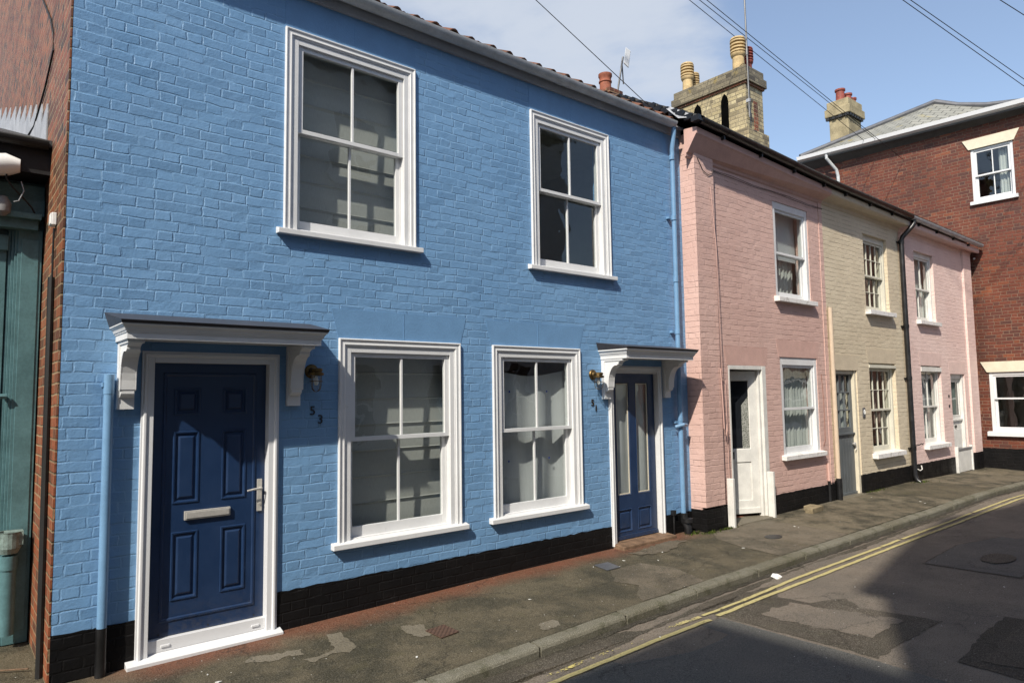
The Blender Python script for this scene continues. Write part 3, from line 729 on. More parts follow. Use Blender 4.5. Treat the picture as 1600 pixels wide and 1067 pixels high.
strip([(9.52, -1.805), (12.0, -1.80), (12.12, -1.80)], .042, 'yellow_line', .009)
strip([(12.2, -1.80), (14.6, -1.815), (18, -1.83)], .042, 'yellow_line', .009)

# ------------------------------------------------------------------ the two blue houses
GR = lambda x0: (lambda u: zx(u+x0)-.03)
def pantile_roof(par, X0, X1, x0, y0, z0, length, pitch):
    """courses of clay pantiles; the lowest course hangs over the gutter"""
    mb = MB(); mb.uv = []; vs = []; fs = []
    per = .215; ct, st = math.cos(pitch), math.sin(pitch); nu = 8; gauge = .30; nc = int(length/gauge)
    cols = int((X1-X0)/per)
    for c in range(nc):
        for k in range(cols):
            r = random.Random(c*997+k+int(X0*10)); dz = r.uniform(-.006, .008); ds = r.uniform(-.012, .012)
            base = len(vs)
            for t in (0, 1):
                for i in range(nu+1):
                    a = i/nu; x = X0+(k+a)*per - x0
                    w_ = .030*math.cos((a-.75)*2*math.pi) if a > .45 else .030*math.cos((.45-.75)*2*math.pi)*(.5+.5*math.cos(math.pi*(.45-a)/.45))-.004
                    s = c*gauge+(gauge+.07)*t+ds; h = w_+(.030 if t == 0 else .004)+dz
                    vs.append((x, y0+s*ct-h*st, z0+s*st+h*ct)); mb.uv.append((k+a*.98+.01, c+.5+t*.01))
            for i in range(nu+1):
                p = vs[base+i]; vs.append((p[0], p[1]+.016*st, p[2]-.016*ct)); mb.uv.append((k+i/nu*.98+.01, c+.5))
            n1 = nu+1
            for i in range(nu):
                fs.append((base+i, base+i+1, base+n1+i+1, base+n1+i)); fs.append((base+i, base+2*n1+i, base+2*n1+i+1, base+i+1))
    mb.add(vs, fs)
    return mb.build('roof', 'pantile', par, smooth=True)
def lintel(mb, u0, u1, z0, z1, flare, v=-.003):
    mb.prism([(u0, z0), (u1, z0), (u1+flare, z1), (u0-flare, z1)], 'y', v, v+.02)
def house_shell(par, W, z1, depth, interior='room_plaster', storey=2.75, gableL=None, y0=.23):
    """floors, back wall and party walls behind the front, so windows look into real rooms"""
    mb = MB()
    mb.quad((.01, y0, .02), (W-.01, y0, .02), (W-.01, depth, .02), (.01, depth, .02))
    mb.box(.01, W-.01, y0, depth-.01, storey, storey+.12)
    mb.box(.01, W-.01, depth-.02, depth, 0, z1); mb.box(.005, .02, y0, depth, 0, z1); mb.box(W-.02, W-.005, y0, depth, 0, z1)
    mb.quad((.01, y0, z1-.02), (.01, depth, z1-.02), (W-.01, depth, z1-.02), (W-.01, y0, z1-.02))
    return mb.build('interior', interior, par)
def canopy(par, uL, uR, zb, D, ztop, ov, zback, bk):
    """flat door hood: moulded cornice with mitred returns, lead roof, two scrolled brackets"""
    cn_ = MB(); prof = [(0, zb), (0, zb+.040), (.007, zb+.044), (.007, zb+.052), (.014, zb+.056), (.020, zb+.072), (.030, zb+.086), (.040, zb+.093), (.040, ztop)]
    rows = []
    for d, z in prof: rows.append([(uL-d, 0, z), (uL-d, -D-d, z), (uR+d, -D-d, z), (uR+d, 0, z)])
    vs = [p for r in rows for p in r]; fs = []
    for i in range(len(rows)-1):
        for j in range(3): fs.append((i*4+j, i*4+j+1, (i+1)*4+j+1, (i+1)*4+j))
    cn_.add(vs, fs); cn_.quad((uL, 0, zb+.012), (uR, 0, zb+.012), (uR, -D+.02, zb+.012), (uL, -D+.02, zb+.012))
    cn_.box(uL+.001, uR-.001, -D+.001, -D+.022, zb, zb+.012)
    cn_.box(uL+.001, uL+.02, -D+.02, -.001, zb, zb+.012); cn_.box(uR-.02, uR-.001, -D+.02, -.001, zb, zb+.012)
    c = cn_.build('canopy', 'white_paint', par)
    rf = MB(); e = .040+.006
    rf.hexa([(uL-e+.004, -D-e, ztop), (uR+e-.004, -D-e, ztop), (uR+e-.004, .0, ztop), (uL-e+.004, .0, ztop)],
            [(uL-e-.004, -D-e-.012, ztop+.022), (uR+e+.004, -D-e-.012, ztop+.022), (uR+e+ov, 0, zback), (uL-e-ov, 0, zback)])
    rf.build('canopy_roof', 'canopy_lead', c, bevel=.003)
    for ub in bk:
        b = MB(); wd = .105; z0 = 1.775; zt = zb+.010
        out = [(-.0, z0), (-.045, z0), (-.045, z0+.075), (-.075, z0+.085), (-.100, z0+.105), (-.100, z0+.125)]
        for i in range(9):
            t = i/8; a = t*math.pi/2; out.append((-.105-.125*(1-math.cos(a)), z0+.135+(zt-.085-(z0+.135))*math.sin(a)**.85))
        out += [(-.255, zt-.072), (-.255, zt-.055), (-.30, zt-.035), (-.335, zt-.03), (-.335, zt), (0, zt)]
        b.prism(out, 'x', ub+.010, ub+wd-.010)
        b.box(ub, ub+wd, -.050, .0, z0-.003, zt-.002); b.box(ub, ub+wd, -.325, -.050, zt-.034, zt-.0015)
        # raised edge band that follows the scroll on both cheeks
        sc = out[5:-6]
        for s0, s1 in ((ub, ub+.010), (ub+wd-.010, ub+wd)):
            for (y1, za), (y2, zb2) in zip(sc, sc[1:]):
                b.hexa([(s0, y1-.001, za), (s1, y1-.001, za), (s1, y1+.022, za+.004), (s0, y1+.022, za+.004)], [(s0, y2-.001, zb2), (s1, y2-.001, zb2), (s1, y2+.022, zb2+.012), (s0, y2+.022, zb2+.012)])
        b.build('bracket', 'white_paint', c, bevel=.002)
    return c
def wall_lamp(X, Z, label):
    t = empty('wall_lamp', (X, 0, Z), label, 'wall lamp', group='brass ship lamps on the blue wall')
    MB().lathe([(.058, 0), (.060, -.010), (.052, -.022), (.034, -.026), (.026, -.045), (.026, -.075)], (0, 0, 0), 'y', 20).build('backplate', 'brass', t, smooth=True)
    MB().lathe([(.030, .024), (.050, .018), (.052, .0), (.044, -.004), (.046, -.012), (.062, -.018), (.062, -.034), (.048, -.040)], (0, -.100, .0), 'z', 22).build('cap', 'brass', t, smooth=True)
    MB().lathe([(.039, -.036), (.042, -.060), (.042, -.115), (.036, -.140), (.020, -.155), (.004, -.159)], (0, -.100, .0), 'z', 22).build('glass_jar', 'lamp_glass', t, smooth=True)
    cg = MB()
    for k in range(4):
        a = k*math.pi/2+.5; p = [(.050*math.cos(a), -.1+.050*math.sin(a), -.03), (.050*math.cos(a), -.1+.050*math.sin(a), -.12), (.042*math.cos(a), -.1+.042*math.sin(a), -.148), (.02*math.cos(a), -.1+.02*math.sin(a), -.166), (0, -.1, -.170)]
        cg.tube(p, .0028, 6)
    for z_ in (-.085,): cg.tube([(.051*math.cos(a*math.pi/8), -.1+.051*math.sin(a*math.pi/8), z_) for a in range(17)], .0028, 6, cap=False)
    cg.build('cage', 'brass', t)
    MB().lathe([(.008, -.038), (.012, -.055), (.018, -.08), (.019, -.10), (.010, -.118)], (0, -.100, .0), 'z', 14).build('bulb', 'white_plastic', t, smooth=True)
    return t

H53, H51, SEAM = .635, 4.13, 4.13
W53, W51 = SEAM-H53, 7.60-SEAM
ZT = 5.34
h53 = empty('terraced_house', (H53, 0, 0), 'near blue painted brick house with the solid navy panelled door and number 53', 'house')
h51 = empty('terraced_house', (H51, 0, 0), 'blue painted brick house with half-glazed navy door and number 51, beside the pink house', 'house')
# openings in world X
o53 = [(2.20, 3.38, 3.19, 4.93), (2.70, 3.89, .56, 2.31), (1.15, 2.11, -.02, 2.17)]
o51 = [(4.94, 6.12, 3.19, 4.93), (4.37, 5.55, .56, 2.31), (6.09, 7.03, -.02, 2.16)]
for par, X0, W, ops in ((h53, H53, W53, o53), (h51, H51, W51, o51)):
    ops = [(a-X0, b-X0, c, d) for a, b, c, d in ops]
    wl = MB(); wall(wl, 0, W, .30, ZT, ops)
    wl.build('wall', 'blue_brick', par, uvo=(X0, 0))
    pl = MB(); wall(pl, 0, W, -.1, .2995, ops); pl.build('wall_base', 'black_brick', par, uvo=(X0, 0))
    plinth(par, (X0, .01), 0, W, GR(X0), .305, 0, [o for o in ops if o[2] < .3])
    for a, b, c, d in ops:
        li = MB()
        if 2.2 < d < 2.5: lintel(li, a-.05, b+.05, d+.035, d+.29, .07)
        if d > 4: lintel(li, a-.05, b+.05, d+.035, ZT-.02, .0)
        if d > 2.2:
            for s in (-.02,): li.box((a+b)/2-.003, (a+b)/2+.003, -.0055, -.002, d+.04, min(d+.285, ZT-.03))
        if li.v: li.build('lintel_render', 'blue_render', par)
    house_shell(par, W, ZT, 5.5)
    fb = MB(); fb.box(0, W, -.035, .0, ZT-.075, ZT+.055); fb.box(0, W, -.10, -.035, ZT+.015, ZT+.035); fb.build('fascia', 'grey_fascia', par)
# roofs (one continuous slope, a piece to each house)
RP = R(31)
pantile_roof(h53, H53+.0, SEAM, H53, -.115, ZT+.055, 3.6, RP)
pantile_roof(h51, SEAM, 7.50, H51, -.115, ZT+.055, 3.6, RP)
for par, X0, W in ((h53, H53, W53), (h51, H51, W51)):
    b = MB(); b.quad((0, -.08, ZT+.03), (W, -.08, ZT+.03), (W, 2.95, ZT+.03+3.03*math.tan(RP)), (0, 2.95, ZT+.03+3.03*math.tan(RP)))
    b.quad((W, 2.95, ZT+.03+3.03*math.tan(RP)), (W, 5.9, ZT+.03), (0, 5.9, ZT+.03), (0, 2.95, ZT+.03+3.03*math.tan(RP)))
    b.build('roof_back_slope', 'pantile', par)
for par, X0, a, b_ in ((h53, H53, -.0, W53), (h51, H51, 0, 7.34-SEAM)):
    gm = MB(); gutter(gm, [(a, -.115, ZT+.050), (b_, -.115, ZT+.046)], .070)
    x = .7
    while x < b_: gring(gm, (x, -.115, ZT+.050), .075, .022); x += .95
    if par is h51: gring(gm, (1.15, -.115, ZT+.050), .078, .05); gring(gm, (1.27, -.115, ZT+.050), .076, .02)
    gm.build('gutter', 'grey_gutter', par, smooth=True)
# windows
ar = .072
W_UP, W_LO = (3.232, 4.966, 4.10), (.610, 2.345, 1.470)
for par, X0, a, b, zz, inner in ((h53, H53, 2.150, 3.425, W_UP, in_blind), (h53, H53, 2.648, 3.930, W_LO, in_blind), (h51, H51, 4.898, 6.162, W_UP, None), (h51, H51, 4.330, 5.592, W_LO, None)):
    wn = sash_window(par, a-X0, b-X0, zz[0], zz[1], 'A', mid=zz[2], nxu=2, arch=ar, lin_=.048, sill=(.058, .060, .050), inner=inner)
    if inner is None and zz is W_LO:
        u0, u1 = a-X0+ar+.04, b-X0-ar-.04
        d = drape(u0-.04, u1+.08, .66, 2.12, .175, folds=2.7, amp=.026, taper=.12, sag=.08, nz=34, n=80); d.build('dust_sheet', 'dust_sheet', wn, smooth=True)
        for uu, z_ in ((u0+.22, 1.86), (u1-.28, 1.86), (u0+.20, 1.13), (u1-.26, 1.13)): MB().box(uu, uu+.020, .140, .142, z_, z_+.020).build('tape_tab', 'blue_tape', wn)
# door 53
def frame_and_leaf(par, u0, u1, z0, z1, fw_, fv0, fv1, mat, fmat='white_paint', cill=True):
    f = MB(); f.box(u0, u0+fw_, fv0, fv1, z0, z1); f.box(u1-fw_, u1, fv0, fv1, z0, z1); f.box(u0+fw_, u1-fw_, fv0+.0005, fv1, z1-fw_, z1)
    mould(f, u0+.012, u1-.012, z0, z1-.012, [(0, fv0), (.006, fv0-.012), (.022, fv0-.012), (.03, fv0)])
    return f
d53 = MB(); LU0, LU1 = 1.212-H53, 2.045-H53
lz0, lz1 = .135, 2.105
hol = []
for a, b in ((LU0+.15, LU0+.335), (LU1-.335, LU1-.15)):
    hol += [(a, b, .375, .865), (a, b, 1.07, 1.60), (a, b, 1.72, 1.92)]
vl = .052
face_with_holes(d53, LU0, LU1, lz0, lz1, vl, hol); d53.quad((LU0, vl+.045, lz0), (LU0, vl+.045, lz1), (LU1, vl+.045, lz1), (LU1, vl+.045, lz0))
for a, b, c, d in hol: panel(d53, a, b, c, d, [(0, vl), (.004, vl-.007), (.014, vl-.006), (.022, vl+.008), (.030, vl+.009), (.045, vl-.002), (.05, vl-.004)])
mould(d53, LU0+.075, LU1-.075, lz0+.10, lz1-.07, [(0, vl), (.006, vl-.008), (.018, vl-.008), (.026, vl)], bottom=True)
dl = d53.build('door', 'navy_door', h53)
f = frame_and_leaf(h53, 1.128-H53, 2.128-H53, .0, 2.188, .083, -.022, .10, 'white_paint')
f.box(1.211-H53, 2.045-H53, .01, .10, .045, .132); f.hexa([(1.07-H53, -.085, -.01), (2.16-H53, -.085, -.01), (2.16-H53, .02, -.01), (1.07-H53, .02, -.01)], [(1.07-H53, -.085, .018), (2.16-H53, -.085, .018), (2.16-H53, .02, .046), (1.07-H53, .02, .046)])
f.box(1.30-H53, 1.36-H53, .002, .011, .075, .092); f.box(1.94-H53, 2.00-H53, .002, .011, .075, .092)
f.build('door_frame', 'upvc_white', h53, bevel=.003)
lp = MB(); lp.box(LU0+.235, LU0+.565, vl-.020, vl, .945, 1.010); lp.box(LU0+.245, LU0+.555, vl-.025, vl-.020, .955, 1.000); lp.build('letterbox', 'steel', dl, bevel=.003)
hd = MB(); hd.box(LU1-.062, LU1-.024, vl-.012, vl, .95, 1.20); hd.tube([(LU1-.043, vl-.012, 1.13), (LU1-.043, vl-.055, 1.13)], .010, 10); hd.tube([(LU1-.043, vl-.055, 1.13), (LU1-.10, vl-.060, 1.128), (LU1-.155, vl-.058, 1.12)], [.010, .009, .007], 10)
hd.lathe([(.011, 0), (.011, -.010)], (LU1-.043, vl-.012, 1.01), 'y', 12); hd.build('handle', 'steel', dl, bevel=.002)
for uu in (.08, .42, .76): MB().lathe([(.006, 0), (.006, -.003)], (LU0+uu, vl, lz0+.02), 'y', 8).build('screw', 'dark_metal', dl)
canopy(h53, .958-H53, 2.318-H53, 2.244, .385, 2.345, .030, 2.452, (.972-H53, 2.188-H53))
# door 51, half glazed
X5 = H51
d = MB(); a0, a1 = 6.122-X5, 6.952-X5; v5 = .045
cm = (a0+a1)/2
gl_ = [(a0+.11, cm-.055, .62, 1.97), (cm+.055, a1-.11, .62, 1.97)]; pn = [(a0+.11, cm-.055, .20, .46), (cm+.055, a1-.11, .20, .46)]
face_with_holes(d, a0, a1, .115, 2.075, v5, gl_+pn)
for g_ in gl_:
    panel(d, *g_, [(0, v5), (.006, v5-.004), (.016, v5+.014)]); d.f.pop()
for g_ in pn: panel(d, *g_, [(0, v5), (.004, v5-.006), (.016, v5+.012), (.03, v5+.013), (.045, v5+.002)])
d.box(a0+.005, a1-.005, v5-.018, v5, .118, .16)
d51 = d.build('door', 'navy_door', h51)
pt = MB()
for g_ in gl_: ring(pt, g_[0]+.014, g_[1]-.014, g_[2]+.014, g_[3]-.014, .013, v5+.008, v5+.016)
pt.build('glazing_putty', 'cream_paint', d51)
pg = MB()
for g_ in gl_: pg.quad((g_[0]+.016, v5+.014, g_[2]+.016), (g_[1]-.016, v5+.014, g_[2]+.016), (g_[1]-.016, v5+.014, g_[3]-.016), (g_[0]+.016, v5+.014, g_[3]-.016))
pg.build('glass', 'window_glass', d51)
for g_ in gl_: drape(g_[0]-.03, g_[1]+.03, .6, 2.0, v5+.045, folds=1.3, amp=.012, nz=14, n=24).build('dust_sheet', 'dust_sheet', d51, smooth=True)
f = frame_and_leaf(h51, 6.060-X5, 7.045-X5, .075, 2.165, .075, -.018, .09, 'white_paint'); f.box(6.125-X5, 6.97-X5, .01, .09, 2.075, 2.092)
f.build('door_frame', 'white_paint', h51, bevel=.003)
ts = MB(); ts.hexa([(6.08-X5, -.17, .0), (7.06-X5, -.17, .0), (7.06-X5, .06, .0), (6.08-X5, .06, .0)], [(6.08-X5, -.165, .088), (7.06-X5, -.165, .092), (7.06-X5, .06, .112), (6.08-X5, .06, .112)]); ts.build('threshold', 'wood_sill', h51, bevel=.008)
canopy(h51, 5.945-X5, 7.192-X5, 2.232, .398, 2.338, .026, 2.428, (5.952-X5, 7.075-X5))
wall_lamp(2.405, 2.055, 'brass caged ship lamp on the blue wall above number 53'); wall_lamp(5.80, 2.055, 'brass caged ship lamp on the blue wall above number 51')
for par, X0, ch in ((h53, H53, (('5', 2.418, 1.725), ('3', 2.487, 1.652))), (h51, H51, (('5', 5.790, 1.732), ('1', 5.845, 1.668)))):
    for c_, x_, z_ in ch: text('house_number', c_, .105, 'dark_metal' if par is h53 else 'brass', par, (x_-X0, -.004, z_), ext=.005)
# pipes on the blue front
p = MB(); p.tube([(.918-H53, -.050, .31), (.918-H53, -.050, 1.90)], .031, 14); p.tube([(.918-H53, -.050, 1.88), (.918-H53, -.050, 2.015)], .034, 14); p.box(.878-H53, .895-H53, -.06, .0, 1.93, 1.96)
wp = p.build('waste_pipe', 'blue_pipe_paint', h53, smooth=True)
MB().tube([(.918-H53, -.050, -.02), (.918-H53, -.050, .312)], .0345, 14).build('pipe_foot', 'black_paint', wp, smooth=True)
p = MB(); px_ = 7.35-X5
p.tube([(px_-.01, -.115, ZT-.02), (px_-.01, -.115, ZT-.06), (px_+.012, -.060, ZT-.30), (px_+.012, -.060, ZT-.36), (px_, -.060, 2.0), (px_, -.060, .31)], .032, 14)
for z_ in (4.93, 4.12, 3.30, 2.62, 1.50): p.tube([(px_, -.060, z_-.03), (px_, -.060, z_+.03)], .037, 14)
for z_ in (4.12, 2.62, 1.46): p.box(px_-.085, px_-.02, -.045, .0, z_-.015, z_+.015)
p.tube([(px_-.10, -.05, 1.40), (px_-.02, -.12, 1.43), (px_+.08, -.09, 1.42)], .022, 8)
dp_ = p.build('downpipe', 'blue_pipe_paint', h51, smooth=True)
p = MB(); p.tube([(px_+.01, -.06, .315), (px_+.01, -.06, .22), (px_+.02, -.10, .14), (px_+.02, -.11, .06)], [.045, .05, .055, .05], 12); p.tube([(px_+.02, -.105, .20), (px_+.02, -.105, .25)], .068, 12)
p.build('pipe_shoe', 'black_paint', dp_, smooth=True)
p = MB(); p.tube([(7.19-X5, -.03, .02), (7.19-X5, -.03, .34)], .013, 8); p.box(7.165-X5, 7.215-X5, -.05, .0, .30, .36); p.build('service_pipe', 'black_paint', h51)
# brick gable of number 53 on the left
gm = MB(); RZ = ZT+.03+3.03*math.tan(RP)
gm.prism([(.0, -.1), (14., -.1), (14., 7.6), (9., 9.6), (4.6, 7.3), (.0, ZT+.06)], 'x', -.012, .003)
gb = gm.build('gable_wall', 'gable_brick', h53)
# stepped lead flashing where the low shop roof meets the gable
fl = MB(); lo_ = lambda y_: 3.93+(y_-1.14)*.327
ys = [1.14, 1.55, 2.05, 2.6, 3.2, 3.9, 4.6, 5.5, 6.4, 7.6, 9.0, 10.5]
for y, y2 in zip(ys, ys[1:]):
    k_ = .17
    fl.prism([(y, lo_(y)), (y2, lo_(y2)), (y2, lo_(y2)+k_), (y+.03, lo_(y)+k_+.17+.04*(y2-y)), (y, lo_(y)+k_+.10)], 'x', -.024, -.014)
fl.build('flashing', 'lead_white', h53)
# small chimney on number 51
c = MB(); cx0, cx1, cy0, cy1 = 7.36-X5, 7.60-X5, 1.0, 1.42
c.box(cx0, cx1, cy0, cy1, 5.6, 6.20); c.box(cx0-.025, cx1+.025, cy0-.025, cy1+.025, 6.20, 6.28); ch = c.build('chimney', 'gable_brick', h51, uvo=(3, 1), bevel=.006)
MB().lathe([(.085, 6.28), (.085, 6.42), (.098, 6.43), (.098, 6.445), (.085, 6.455), (.088, 6.50), (.102, 6.52), (.102, 6.555), (.07, 6.56)], ((cx0+cx1)/2-.03, cy0+.16, 0), 'z', 20).build('chimney_pot', 'terracotta', ch, smooth=True)
# aerial by the small chimney
t = empty('television_aerial', (7.50, 1.02, 6.05), 'small tilted white panel aerial beside the little terracotta chimney pot', 'aerial')
MB().tube([(0, 0, 0), (.20, .0, .80)], .014, 8).build('mast', 'galvanised', t)
p = MB(); p.hexa([(.13, -.07, .66), (.24, -.07, .62), (.26, -.05, .62), (.15, -.05, .66)], [(.19, -.07, .93), (.30, -.07, .90), (.32, -.05, .90), (.21, -.05, .93)]); p.build('panel', 'white_plastic', t, bevel=.01)
MB().tube([(.17, 0, .72), (.23, .03, .40)], .010, 6).build('arm', 'galvanised', t)

# ------------------------------------------------------------------ pink, cream and pale pink houses
YP = -.17
def gtop(x):
    k = [(7.4, 5.40), (11.2, 5.245), (14.4, 5.195), (18.9, 5.15)]
    for (a, b), (c, d) in zip(k, k[1:]):
        if x <= c: return b+(d-b)*(x-a)/(c-a)
    return 5.15
def row_house(label, X0, X1, brickm, render, ops, piers, ztp=.36, pl_v=-.012):
    t = empty('terraced_house', (X0, YP, 0), label, 'house')
    W = X1-X0; zt = 5.30
    L = [(a-X0, b-X0, c, d) for a, b, c, d in ops]
    mb = MB(); wall(mb, 0, W, ztp, 5.06, L, thick=.22); mb.box(0, W, .0, .22, 5.06, zt)
    mb.build('wall', brickm, t, uvo=(X0, .02))
    b2 = MB(); wall(b2, 0, W, -.1, ztp-.0005, L); b2.build('wall_base', 'black_brick', t, uvo=(X0, 0))
    plinth(t, (X0, 0), 0, W, GR(X0), ztp+.006, 0, [o for o in L if o[2] < .3], th=.010)
    for a, b, pv in piers:
        pr = MB(); p2 = MB()
        pr.box(a-X0, b-X0, -pv, .0, ztp+.03, 5.08); p2.box(a-X0-.003, b-X0+.003, -pv-.008, .0, -.05, ztp+.0)
        if X0 < 8 and pv > .04: p2.box(a-X0-.004, a-X0+.05, .001, .35, -.05, ztp)
        pl_ = pr.build('pilaster', brickm, t, uvo=(X0, .02)); p2.build('plinth', 'black_brick', pl_, uvo=(X0, 0))
    for a, b, c, d in L:
        if d < 3: li = MB(); lintel(li, a-.03, b+.03, d+.003, d+.26, .06, -.0035); li.build('lintel_render', render, t)
    house_shell(t, W, 5.3, 5.5)
    # sloping plastered eaves with two shallow steps
    ev = MB(); a, b = -(.12 if X0 < 8 else 0), W+(.12 if X1 > 18 else 0)
    g0, g1 = gtop(X0)-.20, gtop(X1)-.20
    pa = [(.0, 4.93), (-.022, 4.95), (-.026, 4.985), (-.05, 5.0), (-.18, g0), (-.20, g0+.02), (-.20, g0+.10), (0, g0+.12)]
    pb = [(.0, 4.93), (-.022, 4.95), (-.026, 4.985), (-.05, 5.0), (-.18, g1), (-.20, g1+.02), (-.20, g1+.10), (0, g1+.12)]
    n = len(pa); ev.add([(a, y, z) for y, z in pa]+[(b, y, z) for y, z in pb], [tuple(range(n-1, -1, -1)), tuple(range(n, 2*n))]+[(i, (i+1) % n, n+(i+1) % n, n+i) for i in range(n)])
    ev.build('eaves', render, t)
    # roof: dark slates, gutter in front
    rf = MB(); ya, yb = -.30, 2.9; p_ = math.tan(R(29)); e0, e1 = gtop(X0)+.01, gtop(X1)+.01
    rf.hexa([(a-.03, ya, e0-.03), (b, ya, e1-.03), (b, yb, e1-.03+(yb-ya)*p_), (a-.03, yb, e0-.03+(yb-ya)*p_)], [(a-.03, ya, e0), (b, ya, e1), (b, yb, e1+(yb-ya)*p_), (a-.03, yb, e0+(yb-ya)*p_)])
    rf.hexa([(a-.03, yb, e0-.03+(yb-ya)*p_), (b, yb, e1-.03+(yb-ya)*p_), (b, 5.9, e1-.05), (a-.03, 5.9, e0-.05)], [(a-.03, yb, e0+(yb-ya)*p_), (b, yb, e1+(yb-ya)*p_), (b, 5.9, e1), (a-.03, 5.9, e0)])
    t['_'] = 0; del t['_']
    rfo = rf.build('roof', 'dark_slates', t)
    return t, rfo
def row_gutter(t, X0, X1, mat, step):
    gm = MB(); n = 6; pts = [(x-X0, -.255, gtop(x)-.02) for x in [X0-(.12 if X0 < 8 else 0)+(X1-X0+(.12 if X0 < 8 else 0)+(.10 if X1 > 18 else 0))*i/n for i in range(n+1)]]
    gutter(gm, pts, .060); x = X0+.5
    while x < X1: gring(gm, (x-X0, -.255, gtop(x)-.02), .066, .035); x += step
    b = MB(); x = X0+.45
    while x < X1: b.box(x-X0-.012, x-X0+.012, -.25, -.19, gtop(x)-.14, gtop(x)-.085); x += .95
    g = gm.build('gutter', mat, t, smooth=True); b.build('gutter_bracket', 'black_paint', g)
XP = (7.60, 11.215, 14.385, 18.35)
p_up, p_lo, p_dr = (9.66, 10.735, 3.255, 4.732), (9.68, 10.82, .885, 2.346), (8.30, 9.255, -.02, 2.20)
c_up, c_lo, c_dr = (12.76, 13.78, 3.27, 4.668), (12.735, 13.87, .715, 2.314), (11.385, 12.235, -.02, 2.172)
q_up, q_lo, q_dr = (15.09, 16.12, 3.22, 4.645), (15.115, 16.193, .73, 2.311), (16.73, 17.60, -.02, 2.153)
hp, rfp = row_house('pink painted brick house with white half-glazed door standing ajar, next to the blue house', XP[0], XP[1], 'pink_brick', 'pink_render', [p_up, p_lo, p_dr], [(7.60, 8.03, .06), (11.10, 11.215, .010)], .335)
hc, rfc = row_house('cream painted brick house with grey stable door, in the middle of the small row', XP[1], XP[2], 'cream_brick', 'cream_render', [c_up, c_lo, c_dr], [], .385)
hq, rfq = row_house('pale pink painted brick house with white door at the far end of the row', XP[2], XP[3], 'pale_pink_brick', 'pale_pink_render', [q_up, q_lo, q_dr], [(17.86, 18.35, .045)], .385)
row_gutter(hp, XP[0], XP[1], 'black_paint', 1.8); row_gutter(hc, XP[1], XP[2], 'black_paint', 1.8); row_gutter(hq, XP[2], XP[3], 'grey_gutter', .85)
# verge of the pink roof above the blue one: lead and rough tile ends
v = MB(); p_ = math.tan(R(29)); x0 = -.17
v.hexa([(-.26, -.02, 5.42), (x0+.03, -.22, 5.40), (x0+.03, .20, 5.43+.42*p_), (-.22, .20, 5.40+.42*p_)], [(-.22, .02, 5.45), (x0+.03, -.20, 5.44), (x0+.03, .20, 5.46+.42*p_), (-.19, .20, 5.44+.42*p_)])
v.build('verge_flashing', 'lead_white', rfp, bevel=.01)
v = MB()
for i in range(26):
    s = i*.12; v.box(x0-rnd.uniform(.02, .05), x0+.10, -.30+s, -.30+s+.118, 5.33+s*p_+rnd.uniform(-.01, .01), 5.40+s*p_+rnd.uniform(-.01, .015))
v.build('verge_tiles', 'black_paint', rfp)
mo = MB()
for i in range(60):
    x = rnd.choice((3.0, 3.3, 6.2, 6.5, 2.2))+rnd.gauss(0, .10); s = rnd.uniform(.008, .022); zz = gtop(x+XP[0])-.005
    if x < XP[1]-XP[0]+3.1: mo.add([(x-s, -.27, zz), (x+s, -.29, zz), (x, -.25, zz+s*1.2), (x, -.31, zz)], [(0, 1, 2), (0, 3, 1), (0, 2, 3), (1, 3, 2)])
tag(mo.build('moss', 'moss', None), None, None, kind='stuff').location = (XP[0], YP, 0)
# windows of the row
sash_window(hp, p_up[0]-XP[0], p_up[1]-XP[0], p_up[2], p_up[3], 'B', nxu=1, lin_=.075, lin_top=.11, recess=.012, sill=(.06, .085, .075), sillmat='sill_paint', inner=lambda wn, u0, u1, z0, z1, vf, md: (blind(u0-.03, u1+.03, md-.05, z1+.04, vf+.20, 2).build('roller_blind', 'dust_sheet', wn), drape(u0+.45*(u1-u0), u1+.02, z0, md+.1, vf+.26, folds=5, amp=.016, n=30).build('net_curtain', 'net_fabric', wn, smooth=True)))
sash_window(hp, p_lo[0]-XP[0], p_lo[1]-XP[0], p_lo[2], p_lo[3], 'B', nxu=1, lin_=.078, lin_top=.115, recess=.010, sill=(.06, .075, .07), sillmat='sill_paint', inner=in_net)
sash_window(hc, c_up[0]-XP[1], c_up[1]-XP[1], c_up[2], c_up[3], 'C', .013, nxu=4, nzu=2, nzl=2, mat='cream_frame_paint', lin_=.06, lin_top=.11, recess=.055, sill=(.05, .10, .085), sillmat='sill_paint', inner=in_pinkc)
sash_window(hc, c_lo[0]-XP[1], c_lo[1]-XP[1], c_lo[2], c_lo[3], 'C', .013, nxu=4, nzu=2, nzl=2, mat='cream_frame_paint', lin_=.065, lin_top=.10, recess=.065, sill=(.05, .10, .085), sillmat='sill_paint', inner=in_pinkc, head=.085)
sash_window(hq, q_up[0]-XP[2], q_up[1]-XP[2], q_up[2], q_up[3], 'C', nxu=2, mat='old_white_paint', lin_=.06, lin_top=.10, recess=.055, sill=(.05, .09, .08), sillmat='sill_paint', inner=in_side)
sash_window(hq, q_lo[0]-XP[2], q_lo[1]-XP[2], q_lo[2], q_lo[3], 'C', nxu=2, mat='old_white_paint', lin_=.06, lin_top=.10, recess=.06, sill=(.06, .10, .085), sillmat='sill_paint', inner=in_lace, head=.12)
